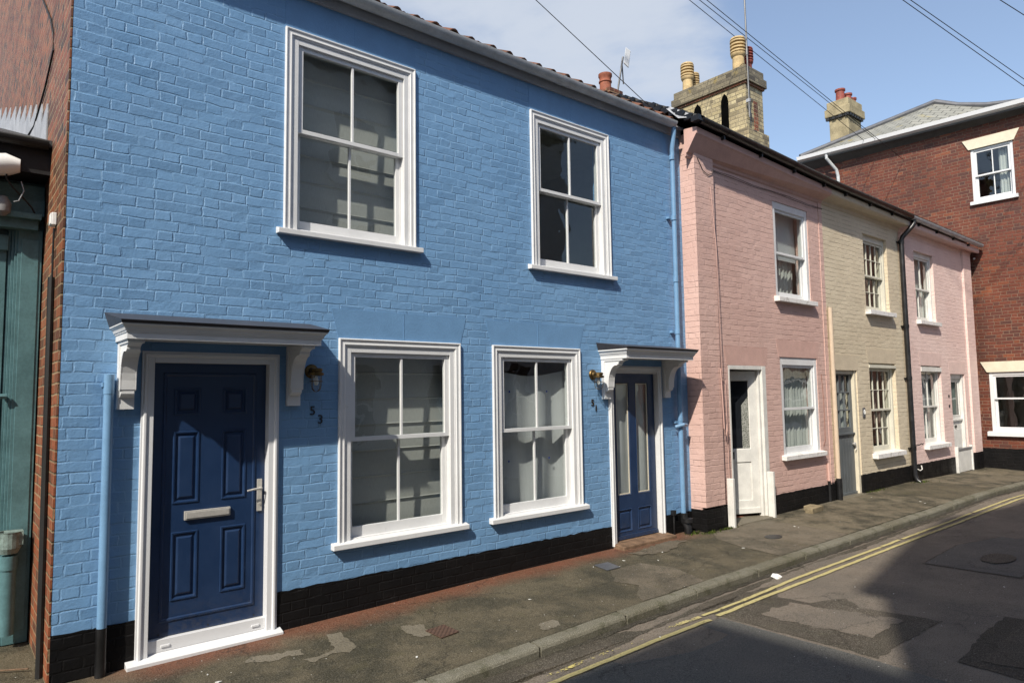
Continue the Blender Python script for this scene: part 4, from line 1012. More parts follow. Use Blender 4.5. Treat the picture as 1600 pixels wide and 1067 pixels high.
# pink house door, ajar (hinged on the right, swung inward)
f = MB(); a, b, c, d = p_dr[0]-XP[0], p_dr[1]-XP[0], .07, p_dr[3]
f.box(a, a+.035, -.004, .10, c, d); f.box(b-.10, b, -.006, .10, c-.01, d); f.box(a+.035, b-.10, -.004, .10, d-.055, d); f.box(b-.15, b-.10, .03, .10, c, d-.055)
f.build('door_frame', 'old_white_paint', hp, bevel=.004)
hx, lw, ang = b-.155, .76, R(24)
def swing(mb, hx=hx, ang=ang):
    ca, sa = math.cos(ang), math.sin(ang)
    mb.v = [(hx+(x-hx)*ca+(y-.07)*sa, .07-(x-hx)*sa+(y-.07)*ca, z) for x, y, z in mb.v]; return mb
l = MB(); la, lb = hx-lw, hx; lv = .07
gp = (la+.12, lb-.12, 1.02, 2.00); pp = (la+.12, lb-.12, .30, .84)
face_with_holes(l, la, lb, .115, 2.13, lv, [gp, pp]); panel(l, *pp, [(0, lv), (.003, lv+.014), (.02, lv+.014)]); panel(l, *gp, [(0, lv), (.012, lv+.016)]); l.f.pop()
l.quad((la, lv+.04, .115), (la, lv+.04, .9), (lb, lv+.04, .9), (lb, lv+.04, .115)); l.box(la, la+.004, lv, lv+.04, .115, 2.13); l.box(la+.01, lb-.01, lv-.018, lv, .12, .19)
pd = swing(l).build('door', 'old_white_paint', hp)
swing(MB().quad((gp[0], lv+.012, gp[2]), (gp[1], lv+.012, gp[2]), (gp[1], lv+.012, gp[3]), (gp[0], lv+.012, gp[3]))).build('glass', 'dark_pane', pd)
swing(MB().quad((gp[1]-.13, lv+.010, gp[2]+.01), (gp[1]-.01, lv+.010, gp[2]+.01), (gp[1]-.01, lv+.010, gp[2]+.75), (gp[1]-.13, lv+.010, gp[2]+.62))).build('lace_curtain', 'door_lace', pd)
lb_ = MB(); lb_.box(la+.10, la+.36, lv-.008, lv, .885, .985); lb_.box(la+.13, la+.33, lv-.014, lv-.008, .91, .955); swing(lb_).build('letterbox', 'black_paint', pd)
st = MB(); st.box(p_dr[0]-XP[0]-.02, p_dr[1]-XP[0]+.02, -.10, .30, -.02, .075); st.build('doorstep', 'pale_patch', hp, bevel=.012)
MB().box(p_dr[0]-XP[0]+.04, p_dr[1]-XP[0]-.10, .20, 1.2, .02, .083).build('threshold', 'terracotta', hp)
for x_, z0_ in ((8.12, .05), (9.13, .06)):
    MB().box(x_-XP[0]-.0, x_-XP[0]+.045, -.125, -.03, z0_, z0_+.64).build('flood_board_channel', 'old_white_paint', hp, bevel=.005)
# painted service pipes on the pink wall
p = MB(); p.tube([(8.19-XP[0], -.03, .36), (8.185-XP[0], -.03, 2.0), (8.10-XP[0], -.03, 2.03), (8.02-XP[0], -.085, 2.15), (8.00-XP[0], -.085, 3.8), (7.93-XP[0], -.078, 4.6)], .0045, 8); p.tube([(8.0-XP[0], -.083, 2.15), (8.03-XP[0], -.083, 1.35), (8.08-XP[0], -.08, 1.25), (8.10-XP[0], -.08, 1.40)], .007, 6)
p.build('service_pipe', 'pink_render', hp, smooth=True)
p = MB(); p.tube([(11.0-XP[0], -.02, .40), (11.0-XP[0], -.02, .68)], .022, 8); sp_ = p.build('service_pipe', 'pink_render', hp); MB().tube([(11.0-XP[0], -.02, -.0), (11.0-XP[0], -.02, .40)], .024, 8).build('pipe_foot', 'black_paint', sp_)
p = MB(); p.tube([(10.90-XP[0], -.010, .95), (10.96-XP[0], -.010, 1.05), (10.97-XP[0], -.010, 1.7), (10.93-XP[0], -.01, 2.1)], .0032, 6); p.build('cable', 'terracotta', hp)
# cream downpipe stub between pink and cream, black below
p = MB(); p.tube([(11.265-XP[1], -.045, .40), (11.265-XP[1], -.045, 3.20)], .037, 12); pc_ = p.build('downpipe', 'peach_paint', hc, smooth=True)
MB().tube([(11.265-XP[1], -.055, .02), (11.265-XP[1], -.055, .42)], .046, 12).build('pipe_foot', 'black_paint', pc_, smooth=True)
# cream house stable door with nine panes
f = MB(); a, b, c, d = c_dr[0]-XP[1], c_dr[1]-XP[1], .05, c_dr[3]
f.box(a, a+.05, .035, .13, c, d); f.box(b-.075, b, .020, .13, c, d); f.box(a+.05, b-.075, .036, .13, d-.06, d); f.build('door_frame', 'cream_paint', hc, bevel=.003)
l = MB(); la, lb, lv = a+.05, b-.075, .075
zs_ = 1.10
cell = [(la+.07+(lb-la-.14)*i/3, la+.07+(lb-la-.14)*(i+1)/3) for i in range(3)]; rw = [(zs_+.10+(.90)*j/3, zs_+.10+.90*(j+1)/3) for j in range(3)]
hs = [(x0_+.010, x1_-.010, z0_+.010, z1_-.010) for x0_, x1_ in cell for z0_, z1_ in rw]
face_with_holes(l, la, lb, zs_+.01, d-.065, lv, hs)
for h_ in hs: panel(l, *h_, [(0, lv), (.004, lv+.03)]); l.f.pop()
for i in range(7):
    x0_ = la+(lb-la)*i/7; x1_ = la+(lb-la)*(i+1)/7; l.box(x0_+.003, x1_-.003, lv, lv+.03, .09, zs_-.012)
l.box(la, lb, lv+.006, lv+.04, .09, zs_-.014); l.box(la-.01, lb, lv-.03, lv, zs_-.012, zs_+.014); l.box(la, lb, lv-.02, lv, .085, .125)
cd = l.build('door', 'grey_door_paint', hc, bevel=.0015)
g_ = MB(); g_.quad((la+.06, lv+.025, zs_+.08), (lb-.06, lv+.025, zs_+.08), (lb-.06, lv+.025, d-.1), (la+.06, lv+.025, d-.1)); g_.build('glass', 'window_glass', cd)
drape(la+.02, lb-.02, zs_+.03, d-.05, lv+.10, folds=3.0, amp=.02, n=40).build('net_curtain', 'net_fabric', cd, smooth=True)
k_ = MB(); k_.lathe([(.016, 0), (.03, -.02), (.034, -.035), (.02, -.05)], (lb-.05, lv, .92), 'y', 12); k_.tube([(lb-.05, lv-.05, .92), (lb-.03, lv-.05, .86), (lb-.05, lv-.045, .82)], .008, 8); k_.build('handle', 'steel', cd, smooth=True)
MB().box(a-.05, b+.05, -.08, .30, -.02, .085).build('doorstep', 'pale_patch', hc, bevel=.01)
hn = MB(); hn.box(12.37-XP[1], 12.46-XP[1], -.018, 0, 1.36, 1.53); pq = hn.build('number_plaque', 'lead', hc, bevel=.006); MB().tube([(12.415-XP[1]+.022*math.cos(k*math.pi/8), -.020, 1.455+.038*math.sin(k*math.pi/8)) for k in range(17)], .006, 6, cap=False).build('number_mark', 'white_plastic', pq)
# pale pink house door, flood board at its foot
f = MB(); a, b, c, d = q_dr[0]-XP[2], q_dr[1]-XP[2], .05, q_dr[3]
f.box(a, a+.05, .05, .14, c, d); f.box(b-.09, b, .03, .14, c, d); f.box(a+.05, b-.09, .051, .14, d-.10, d); f.build('door_frame', 'old_white_paint', hq, bevel=.003)
l = MB(); la, lb, lv = a+.05, b-.09, .09; gp = (la+.07, lb-.07, 1.25, d-.16)
face_with_holes(l, la, lb, .06, d-.10, lv, [gp]); panel(l, *gp, [(0, lv), (.006, lv-.006), (.014, lv+.012)]); l.f.pop(); l.box(la, lb, lv-.035, lv, 1.14, 1.175); l.box(la+.08, lb-.08, lv-.012, lv, .55, .95)
qd = l.build('door', 'old_white_paint', hq); MB().quad((gp[0], lv+.01, gp[2]), (gp[1], lv+.01, gp[2]), (gp[1], lv+.01, gp[3]), (gp[0], lv+.01, gp[3])).build('glass', 'dirty_glass', qd)
drape(gp[0]-.02, gp[1]+.02, gp[2], gp[3], lv+.06, folds=2, amp=.012, n=20).build('net_curtain', 'net_fabric', qd, smooth=True)
MB().lathe([(.02, 0), (.035, -.02), (.03, -.03)], ((la+lb)/2-.05, lv-.002, 1.02), 'y', 14).build('door_knocker', 'dark_metal', qd, smooth=True)
fb_ = MB(); fb_.box(a+.03, b+.02, -.04, -.015, .06, .52); fbo = fb_.build('flood_board', 'old_white_paint', hq)
MB().box(a+.02, b+.06, -.055, -.0, .52, .56).build('board_rail', 'grey_plastic', fbo, bevel=.004)
for x_ in (a-.02, b+.01): MB().box(x_, x_+.05, -.06, .0, .05, .60).build('flood_board_channel', 'old_white_paint', hq, bevel=.004)
for z_ in (1.68, 1.47): MB().lathe([(.035, 0), (.035, -.008)], (16.56-XP[2], 0, z_), 'y', 16).build('number_disc', 'dark_metal', hq)
# black downpipe with swan neck at the cream and pale pink boundary
p = MB(); zg = gtop(14.4); x_ = 14.33-XP[1]
p.tube([(x_+.16, -.255, zg-.07), (x_+.16, -.255, zg-.14), (x_+.12, -.235, zg-.20), (x_+.02, -.085, zg-.40), (x_, -.065, zg-.48), (x_, -.065, .22), (x_, -.10, .12), (x_, -.16, .08)], [.045]*8, 14)
for z_ in (zg-.50, 3.05, 2.05, .72): p.tube([(x_, -.065, z_-.035), (x_, -.065, z_+.035)], .052, 14); p.box(x_-.09, x_+.05, -.03, 0, z_-.012, z_+.012)
p.build('downpipe', 'black_paint', hc, smooth=True)
p = MB(); p.tube([(14.62-XP[2], -.01, .30), (14.66-XP[2], -.04, .27), (14.74-XP[2], -.05, .29), (14.76-XP[2], -.03, .36)], .010, 6); p.build('overflow_pipe', 'old_white_paint', hq)
p = MB(); p.tube([(14.55-XP[2], -.005, .75)]+[(14.6-XP[2]+.06*i, -.005, .74+.010*((i*7) % 3)+.004*i) for i in range(8)], .005, 5); p.build('cable', 'rubber_black', hq)
# cables under the eaves
p = MB()
for k in range(2): p.tube([(8.05-XP[0]+i*.53, -.012-.004*(i % 2), 4.88-.02*k-.004*i+.012*math.sin(i*2.1+k)) for i in range(7)], .0032, 5)
p.tube([(7.66-XP[0], -.07, 4.95), (7.78-XP[0], -.07, 4.80), (7.90-XP[0], -.07, 4.76), (8.0-XP[0], -.07, 4.80), (8.02-XP[0], -.07, 4.86)], .0045, 6)
p.build('cable', 'rubber_black', hp)
# big yellow stock chimney on the pink and cream party wall
def pot(cx, cy, z, kind, par, s=1.):
    mb = MB()
    if kind == 'louvre':
        mb.lathe([(.105*s, z), (.098*s, z+.24*s), (.118*s, z+.26*s), (.128*s, z+.29*s), (.128*s, z+.31*s)], (cx, cy, 0), 'z', 20)
        for k in range(4): zz = z+(.325+.06*k)*s; mb.lathe([(.095*s, zz), (.133*s, zz+.003*s), (.133*s, zz+.030*s), (.095*s, zz+.034*s)], (cx, cy, 0), 'z', 20)
        mb.lathe([(.075*s, z+.30*s), (.075*s, z+.56*s)], (cx, cy, 0), 'z', 12); mb.lathe([(.13*s, z+.555*s), (.12*s, z+.585*s), (.07*s, z+.61*s), (.01, z+.615*s)], (cx, cy, 0), 'z', 20)
    else: mb.lathe([(.115*s, z), (.10*s, z+.30*s), (.125*s, z+.32*s), (.125*s, z+.36*s), (.10*s, z+.37*s)], (cx, cy, 0), 'z', 20)
    return mb
CX0, CX1, CY0, CY1 = 11.42, 12.02, 1.23, 2.82
c = MB(); ox, oy = XP[0], YP
def cb(x0, x1, y0, y1, z0, z1): c.box(x0-ox, x1-ox, y0-oy, y1-oy, z0, z1)
cb(CX0, CX1, CY0, CY1, 5.9, 7.60); cb(CX0-.05, CX1+.07, CY0-.06, CY1+.05, 5.8, 6.72)
chm = c.build('chimney', 'yellow_stock_brick', rfp, uvo=(.1, .02), bevel=.004)
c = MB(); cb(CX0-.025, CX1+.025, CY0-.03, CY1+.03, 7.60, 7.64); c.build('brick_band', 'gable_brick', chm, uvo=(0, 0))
c = MB(); cb(CX0-.06, CX1+.06, CY0-.065, CY1+.06, 7.64, 7.80); cb(CX0-.02, CX1+.015, CY0-.03, CY1+.02, 7.80, 7.95); c.build('chimney_cap', 'weathered_brick', chm, uvo=(.2, .0), bevel=.006)
for ya, yb, zt_ in ((1.60, 1.765, 7.50), (2.20, 2.385, 7.50)):  # arched slots are flat prisms; their black is painted recess shade
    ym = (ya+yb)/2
    MB().prism([(ya-oy, 6.2), (yb-oy, 6.2), (yb-.005-oy, zt_-.10), (yb-.03-oy, zt_-.02), (ym-oy, zt_+.05), (ya+.02-oy, zt_-.03), (ya-oy, zt_-.12)], 'x', CX0-ox-.004, CX0-ox).build('painted_slot_shade', 'slot_shade_black', chm)
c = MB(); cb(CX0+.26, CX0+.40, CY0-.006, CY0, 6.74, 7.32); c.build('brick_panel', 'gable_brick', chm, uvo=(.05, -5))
for (px_, py_, kd, mt_, s_) in ((CX0+.14, 2.60, 'louvre', 'buff_pot', 1.02), (CX0+.45, 2.66, 'louvre', 'buff_pot', .86), (CX0+.13, 1.43, 'louvre', 'buff_pot', 1.10), (CX0+.46, 1.45, 'louvre', 'red_pot', .95)):
    pot(px_-ox, py_-oy, 7.94, kd, chm, s_).build('chimney_pot', mt_, chm, smooth=True)
# tall mast on the big chimney
t = empty('television_mast', (CX0-.03, CY0-.08, 6.9), 'tall thin grey mast clamped to the corner of the yellow brick chimney', 'aerial mast')
MB().tube([(0, 0, 0), (0, 0, 1.2), (-.01, 0, 2.6)], .016, 8).build('mast', 'galvanised', t)
b = MB(); b.tube([(0, 0, .35), (.18, .06, .42)], .010, 6); b.tube([(0, 0, .18), (.18, .06, .05)], .010, 6); b.tube([(.06, .05, .40), (.10, .045, .0)], .006, 6); b.box(-.02, .02, -.02, .05, .30, .36); b.build('bracket', 'lead_white', t)
MB().tube([(0, 0, 1.2), (0, 0, 1.32)], .022, 8).build('collar', 'galvanised', t)

# ------------------------------------------------------------------ red brick building closing the street (front faces -X: local u = -Y, v = +X)
RX = 18.60
rb = empty('brick_building', (RX, 4.0, 0), 'tall red brick building with pale stone lintels, slate roof and white gutter, closing the street', 'building', rz=-math.pi/2)
U = lambda y: 4.0-y     # world Y -> local u
r_up, r_lo = (U(-.29), U(-1.13), 6.21, 7.46), (U(-.36), U(-2.0), .85, 2.20)
ops = [r_up, r_lo, (U(-2.9), U(-3.7), 6.21, 7.46), (U(-4.2), U(-5.8), .85, 2.20)]
mb = MB(); wall(mb, 0, 14, .47, 8.10, ops, thick=.24); mb.build('wall', 'red_brick', rb, uvo=(.03, .03))
mb = MB(); wall(mb, 0, 14, -.2, .4695, ops); mb.build('wall_base', 'black_brick', rb)
plinth(rb, (0, 0), 0, 14, lambda u: -.05, .475, 0, [], th=.012)
mb = MB(); mb.box(.02, 13.98, .24, 8, -.1, 0.0); mb.box(.02, 13.98, 5.9, 6, 0, 8.1); mb.box(.02, .1, .24, 6, 0, 8.1); mb.box(13.9, 13.98, .24, 6, 0, 8.1); mb.box(.02, 13.98, .24, 5.9, 4.2, 4.35); mb.box(.02, 13.98, .0, 5.9, 8.1, 8.12)
mb.box(3.2, 3.3, .24, 5.9, 0, 8.1); mb.build('interior', 'room_plaster', rb)
for a, b, c, d in ops:
    mb = MB(); fl_ = .12; mb.prism([(a-.03, d), (b+.03, d), (b+.03+fl_, d+.24), (a-.03-fl_, d+.24)], 'y', -.030, .05)
    mb.build('stone_lintel', 'cream_paint', rb, bevel=.004)
for k, (a, b, c, d) in enumerate(ops):
    if c > 3: sash_window(rb, a, b, c, d, 'B', nxu=2, nzu=1, mat='white_paint', lin_=.06, lin_top=.05, recess=.02, sill=(.05, .07, .085), inner=in_side)
    else: sash_window(rb, a, b, c, d, 'B', nxu=2, nzu=1, mid=1.60, mat='white_paint', lin_=.07, lin_top=.07, recess=.015, sill=(.08, .09, .10))
# slate roof, hipped on the left, with lead roll hips
e = [(0.30, -.30, 8.33), (14, -.30, 8.02)]
top = [(2.85, 2.40, 9.74), (4.04, 2.40, 9.24), (4.9, 2.4, 9.06), (6.5, 2.4, 9.0), (14, 2.4, 9.0)]
mb = MB()
def ez(u): return 8.33-.31*(u-.3)/13.7
us = [2.85, 4.04, 4.9, 6.5, 14]
mb.add([(.30, -.30, ez(.3)), (2.85, -.30, ez(2.85)), top[0]], [(0, 1, 2)])
for i in range(4): mb.add([(us[i], -.30, ez(us[i])), (us[i+1], -.30, ez(us[i+1])), top[i+1], top[i]], [(0, 1, 2, 3)])
mb.add([(.30, -.30, ez(.3)), top[0], (.30, 6.3, 8.3)], [(0, 1, 2)])
for i in range(4): mb.add([top[i], top[i+1], (us[i+1], 6.3, 8.1), (us[i], 6.3, 8.1)], [(0, 1, 2, 3)])
mb.add([top[0], (2.85, 6.3, 8.1), (.3, 6.3, 8.3)], [(0, 1, 2)])
# roof slopes need texture coordinates along the slope
mb.uv = [(p[0], math.hypot(p[1], p[2]-8.2)) for p in mb.v]
rr_ = mb.build('roof', 'grey_slates', rb)
mb = MB(); mb.tube([(.30, -.29, ez(.3)+.03), (2.85, 2.40, 9.78)], .075, 8); mb.tube([(2.85, 2.40, 9.78), (3.4, 2.4, 9.50), (4.04, 2.40, 9.28), (4.9, 2.4, 9.10), (6.5, 2.4, 9.05), (14, 2.4, 9.05)], .085, 8); mb.build('ridge_roll', 'lead', rr_, smooth=True)
mb = MB()
for i in range(28):
    u0 = .25+i*.5
    if u0 > 13.5: break
    mb.hexa([(u0, -.40, ez(u0)-.09), (u0+.5, -.40, ez(u0+.5)-.09), (u0+.5, -.30, ez(u0+.5)-.13), (u0, -.30, ez(u0)-.13)], [(u0, -.42, ez(u0)), (u0+.5, -.42, ez(u0+.5)), (u0+.5, -.30, ez(u0+.5)+.005), (u0, -.30, ez(u0)+.005)])
mb.build('gutter', 'upvc_white', rb)
mb = MB(); mb.hexa([(.25, -.30, ez(.25)-.17), (13.9, -.30, ez(13.9)-.17), (13.9, .0, 8.0), (.25, .0, 8.0)], [(.25, -.30, ez(.25)-.06), (13.9, -.30, ez(13.9)-.06), (13.9, 0, 8.12), (.25, 0, 8.12)]); mb.build('soffit', 'dark_soffit', rb)
mb = MB(); mb.tube([(1.05, -.34, ez(1.0)-.08), (1.05, -.34, ez(1.0)-.22), (1.20, -.12, 7.78), (1.22, -.08, 7.6), (1.22, -.08, 5.0)], .042, 8); mb.build('downpipe', 'grey_gutter', rb)
for k, z_ in enumerate((1.55,)): MB().lathe([(.02, 0), (.025, -.01)], (U(-.23), 0, 4.87), 'y', 10).build('wall_eye', 'white_plastic', rb)
# rendered stack behind it
mb = MB(); cu0, cu1, cv0, cv1 = U(3.62), U(3.05), 1.40, 2.25
cu0, cu1 = U(3.62), U(3.07)
mb.box(cu0, cu1, cv0, cv1, 6.5, 9.80); mb.box(cu0-.03, cu1+.03, cv0-.03, cv1+.03, 6.4, 8.98)
c2 = mb.build('chimney', 'buff_render', rb, bevel=.01)
mb = MB(); mb.box(cu0-.09, cu1+.09, cv0-.09, cv1+.09, 9.86, 10.10); mb.box(cu0-.04, cu1+.04, cv0-.04, cv1+.04, 10.10, 10.32); mb.build('chimney_cap', 'buff_render', c2, bevel=.015)
mb = MB()
for i in range(4): mb.box(cu0-.07+i*.19, cu0-.07+i*.19+.10, cv0-.075, cv0, 9.78, 9.86)
for i in range(6): mb.box(cu1, cu1+.075, cv0-.02+i*.155, cv0-.02+i*.155+.085, 9.78, 9.86)
mb.box(cu0-.05, cu1+.05, cv0-.05, cv1+.05, 9.80, 9.861); mb.build('dentil_course', 'dark_metal', c2)
for i, (a, b, s_) in enumerate(((cu0+.28, cv0+.18, 1.0), (cu0+.36, cv0+.48, .9), (cu0+.40, cv0+.72, .75))):
    MB().lathe([(.13*s_, 10.30), (.115*s_, 10.62*1.0-.08*i), (.145*s_, 10.64-.08*i), (.145*s_, 10.69-.08*i), (.11*s_, 10.70-.08*i)], (a, b, 0), 'z', 18).build('chimney_pot', 'red_pot', c2, smooth=True)

# ------------------------------------------------------------------ teal shop on the left, set back beside the gable
SY = 1.16
sh = empty('shop', (-6.0, SY, 0), 'teal painted timber shopfront with low roof, set back beside the brick gable', 'shop')
su = lambda x: x+6.0
mb = MB(); W_ = su(.630)
mb.box(0, W_, .02, .20, 0, 3.60); mb.box(0, W_, .2, 5, 3.4, 3.5); mb.build('wall', 'teal_dark', sh)
mb = MB()
mb.box(su(.452), su(.612), -.055, .02, .0, 3.20); mb.box(su(.475), su(.590), -.062, -.055, .1, 3.12)
for x_ in (.395, .415, .435): mb.box(su(x_)-.002, su(x_+.018), -.012-(x_-.395)*.8, .02, .0, 3.22)
mb.build('pilaster', 'teal_paint', sh, bevel=.003)
mb = MB(); mb.box(su(-3), su(.385), -.02, .02, .5, 3.1); mb.box(su(-3), su(.392), -.05, -.02, 3.02, 3.14); mb.build('door_panel', 'teal_paint', sh, bevel=.003)
mb = MB(); 
mb.box(su(-5.9), su(.575), -.13, .02, 3.19, 3.265); mb.box(su(-5.9), su(.590), -.18, .02, 3.265, 3.31); mb.box(su(-5.9), su(.615), -.09, .02, 3.31, 3.44); mb.box(su(-5.9), su(.615), -.055, .02, 3.445, 3.56)
mb.build('cornice', 'teal_paint', sh, bevel=.003)
mb = MB(); mb.box(0, su(.625), -.30, .02, 3.60, 3.84); mb.build('fascia', 'rubber_black', sh)
mb = MB(); mb.hexa([(0, -.36, 3.80), (su(.626), -.36, 3.80), (su(.626), 10, 7.22), (0, 10, 7.22)], [(0, -.36, 3.86), (su(.626), -.36, 3.86), (su(.626), 10, 7.28), (0, 10, 7.28)]); mb.build('roof', 'dark_slates', sh)
mb = MB(); gutter(mb, [(0, -.34, 3.84), (su(.60), -.34, 3.84)], .055); mb.build('gutter', 'rubber_black', sh, smooth=True)
mb = MB(); mb.box(su(.398), su(.405), -.065, -.03, 1.86, 1.90); mb.tube([(su(.37), -.08, 1.88), (su(.42), -.08, 1.88)], .02, 8); mb.build('knob', 'teal_paint', sh)
# stub of a teal drain with a broken hopper
mb = MB(); cx_, cy_ = su(.468), -.14
mb.tube([(cx_, cy_, .10), (cx_, cy_, .60)], .052, 16); mb.tube([(cx_, cy_, .58), (cx_, cy_, .68)], .060, 16)
dr = mb.build('drain_pipe', 'teal_paint', sh, smooth=True)
mb = MB(); mb.lathe([(.060, .70), (.078, .74), (.080, .85), (.084, .86), (.074, .86), (.066, .76)], (cx_, cy_, 0), 'z', 18); mb.box(cx_-.03, cx_+.085, cy_-.05, cy_+.04, .76, .862); mb.build('hopper', 'pale_teal', dr, smooth=False)
mb = MB(); mb.tube([(cx_, cy_, .9), (cx_, cy_+.04, 2.9)], .030, 10); 
# things on the shop and gable
t = empty('security_camera', (.30, SY-.10, 3.40), 'white bullet security camera on the teal shop cornice', 'camera')
mb = MB(); mb.tube([(-.30, -.16, .17), (.05, -.20, .235), (.13, -.208, .235)], [.082, .084, .050], 18); mb.build('housing', 'white_plastic', t, smooth=True)
mb = MB(); mb.tube([(-.06, -.17, .13), (-.03, -.10, .0), (-.02, .0, -.05)], [.028, .03, .035], 10); mb.lathe([(.030, .02), (.058, -.03), (.052, -.10), (.02, -.13)], (.035, -.09, -.01), 'z', 14); mb.build('mount', 'grey_plastic', t, smooth=True)
MB().tube([(.05, -.215, .20), (.045, -.22, .12), (.09, -.20, .06), (.16, -.16, .0), (.22, -.10, -.05), (.27, -.02, -.12)], .006, 6).build('cable', 'rubber_black', t)
MB().tube([(.14, -.19, .12), (.16, -.19, .05), (.13, -.18, -.03), (.10, -.17, -.04)], .004, 6).build('cable', 'lead_white', t)
t = empty('junction_box', (.62, .60, 3.10), 'small white junction box on the brick gable', 'junction box')
mb = MB(); mb.box(-.030, 0, -.27, -.17, .0, .09); mb.box(-.038, -.030, -.265, -.175, .005, .085); mb.build('case', 'white_plastic', t, bevel=.004)
MB().tube([(-.012, -.24, -.02), (-.012, -.235, -.2), (-.012, -.25, -.45)], .007, 6).build('cable', 'rubber_black', t)
t = empty('cable_conduit', (.62, .30, 0), 'black conduit running up the brick gable beside the blue corner', 'conduit')
mb = MB(); mb.tube([(-.018, -.10, -.05), (-.018, .05, 2.72)], .022, 8); mb.build('pipe', 'rubber_black', t, smooth=True)
p = MB(); pts = [(.612, 1.85, 5.50), (.612, 1.5, 5.25), (.612, 1.15, 5.0), (.612, .95, 4.80), (.612, .86, 4.62), (.612, 1.35, 4.50), (.612, 2.2, 4.42), (.60, 2.9, 4.5), (.60, 3.6, 4.62)]
tag(p.tube(pts, .008, 6).build('wall_cable', 'rubber_black'), 'thin dark cable looping down the upper brick gable', 'cable')
# litter and bits on the left
mb = MB(); mb.tube([(.30, .55, .012), (.56, .38, .016)], .006, 6); tag(mb.build('stick', 'wood_sill'), 'thin twig lying on the ground by the brick corner', 'stick')
def crumple(name, x, y, z, s, label, mat='litter_white', seed=1, cat='litter', group=None):
    r = random.Random(seed); bm_v = []; mb = MB(); n1, n2 = 8, 5; vs = []
    for j in range(n2):
        for i in range(n1):
            a = 2*math.pi*i/n1; e_ = math.pi*(j/(n2-1)); rr = s*(.55+.6*r.random()); vs.append((x+rr*math.sin(e_)*math.cos(a)*1.3, y+rr*math.sin(e_)*math.sin(a), z+s*.32+rr*.5*math.cos(e_)))
    fs = [(j*n1+i, j*n1+(i+1) % n1, (j+1)*n1+(i+1) % n1, (j+1)*n1+i) for j in range(n2-1) for i in range(n1)]
    o = mb.add(vs, fs).build(name, mat); tag(o, label, cat, group); return o
crumple('paper_litter', 6.72, -1.66, zroad(6.7, -1.66), .055, 'crumpled white paper litter in the gutter by the kerb', seed=3)
crumple('paper_litter', .30, .30, .0, .045, 'dirty white scrap of litter beside the teal drain', seed=5)
tr = random.Random(12)
for i in range(26):
    x = tr.uniform(1.4, 13); on = tr.random() < .6
    y = tr.uniform(-1.3, -.25) if on else tr.uniform(-3.6, -1.75); z = zpav(x, y)+.004 if on else zroad(x, y)+.008
    a = tr.uniform(0, 3); l_ = tr.uniform(.006, .022); mb = MB(); ca, sa = math.cos(a)*l_, math.sin(a)*l_
    mb.hexa([(x-ca, y-sa, z), (x-sa*.5, y+ca*.5, z), (x+ca, y+sa, z), (x+sa*.5, y-ca*.5, z)], [(x-ca, y-sa, z+.003), (x-sa*.5, y+ca*.5, z+.005), (x+ca, y+sa, z+.004), (x+sa*.5, y-ca*.5, z+.002)])
    tag(mb.build('litter_scrap', 'litter_white'), 'tiny pale scrap of litter lying flat on the pavement or road', 'litter', 'tiny scraps of litter on the street')
mb = MB(); bx, by = 10.02, -.42; bz = zpav(bx, by)
mb.box(-.22, .20, -.06, .05, .002, .075); mb.box(-.02, .22, .055, .15, .002, .075)
o = mb.build('loose_brick', 'brick_block', bevel=.006); o.location = (bx, by, bz); o.rotation_euler = (0, 0, .10); tag(o, 'buff broken brick lying against the black plinth of the pink house', 'brick')
# covers
def cover(poly, label, mat='iron_cover', seed=1, zf=zpav, cat='inspection cover'):
    mb = MB(); n = len(poly); mb.add([(x, y, zf(x, y)+.004) for x, y in poly]+[(x, y, zf(x, y)+.010) for x, y in poly], [tuple(range(n, 2*n))]+[(i, (i+1) % n, n+(i+1) % n, n+i) for i in range(n)])
    tag(mb.build('inspection_cover', mat), label, cat)
cover([(3.03, -.99), (3.21, -.97), (3.20, -.77), (3.02, -.78)][::1], 'small square rusty iron cover in the pavement in front of number 53')
cover([(5.32, -.60), (5.52, -.60), (5.56, -.39), (5.36, -.38)], 'small grey square cover in the pavement near the number 51 door', 'lead')
cover([(8.03+.14*math.cos(k*math.pi/8), -.89+.09*math.sin(k*math.pi/8)) for k in range(16)], 'oval dark cover in the pavement outside the pink door', 'dark_metal')
cover([(9.12+.27*math.cos(k*math.pi/10)*(1+.07*(k%3)), -2.95+.15*math.sin(k*math.pi/10)) for k in range(20)], 'worn dark manhole cover sunk in the shaded road at the right', 'road_worn', zf=lambda x, y: zroad(x, y)+.006, cat='manhole cover')
# weeds along wall feet
def weeds(name, pts, n, s, label):
    mb = MB(); r = random.Random(len(pts)*7+n)
    for i in range(n):
        x, y, sx, sy = r.choice(pts); x += r.gauss(0, sx); y -= abs(r.gauss(0, sy)); z = zpav(x, y); h = s*r.uniform(.3, 1); a = r.uniform(0, 6.28); w_ = h*.35
        mb.add([(x-w_*math.cos(a), y-w_*math.sin(a), z), (x+w_*math.cos(a), y+w_*math.sin(a), z), (x+r.gauss(0, h*.5), y+r.gauss(0, h*.5), z+h)], [(0, 1, 2)])
    tag(mb.build(name, 'moss'), label, 'weeds', kind='stuff')
weeds('weeds', [(8.0, -.25, .10, .03), (7.62, -.22, .08, .05), (14.45, -.26, .16, .08), (12.6, -.2, .25, .03), (7.45, -.12, .08, .05)], 420, .035, 'low green moss and weeds at the foot of the walls')

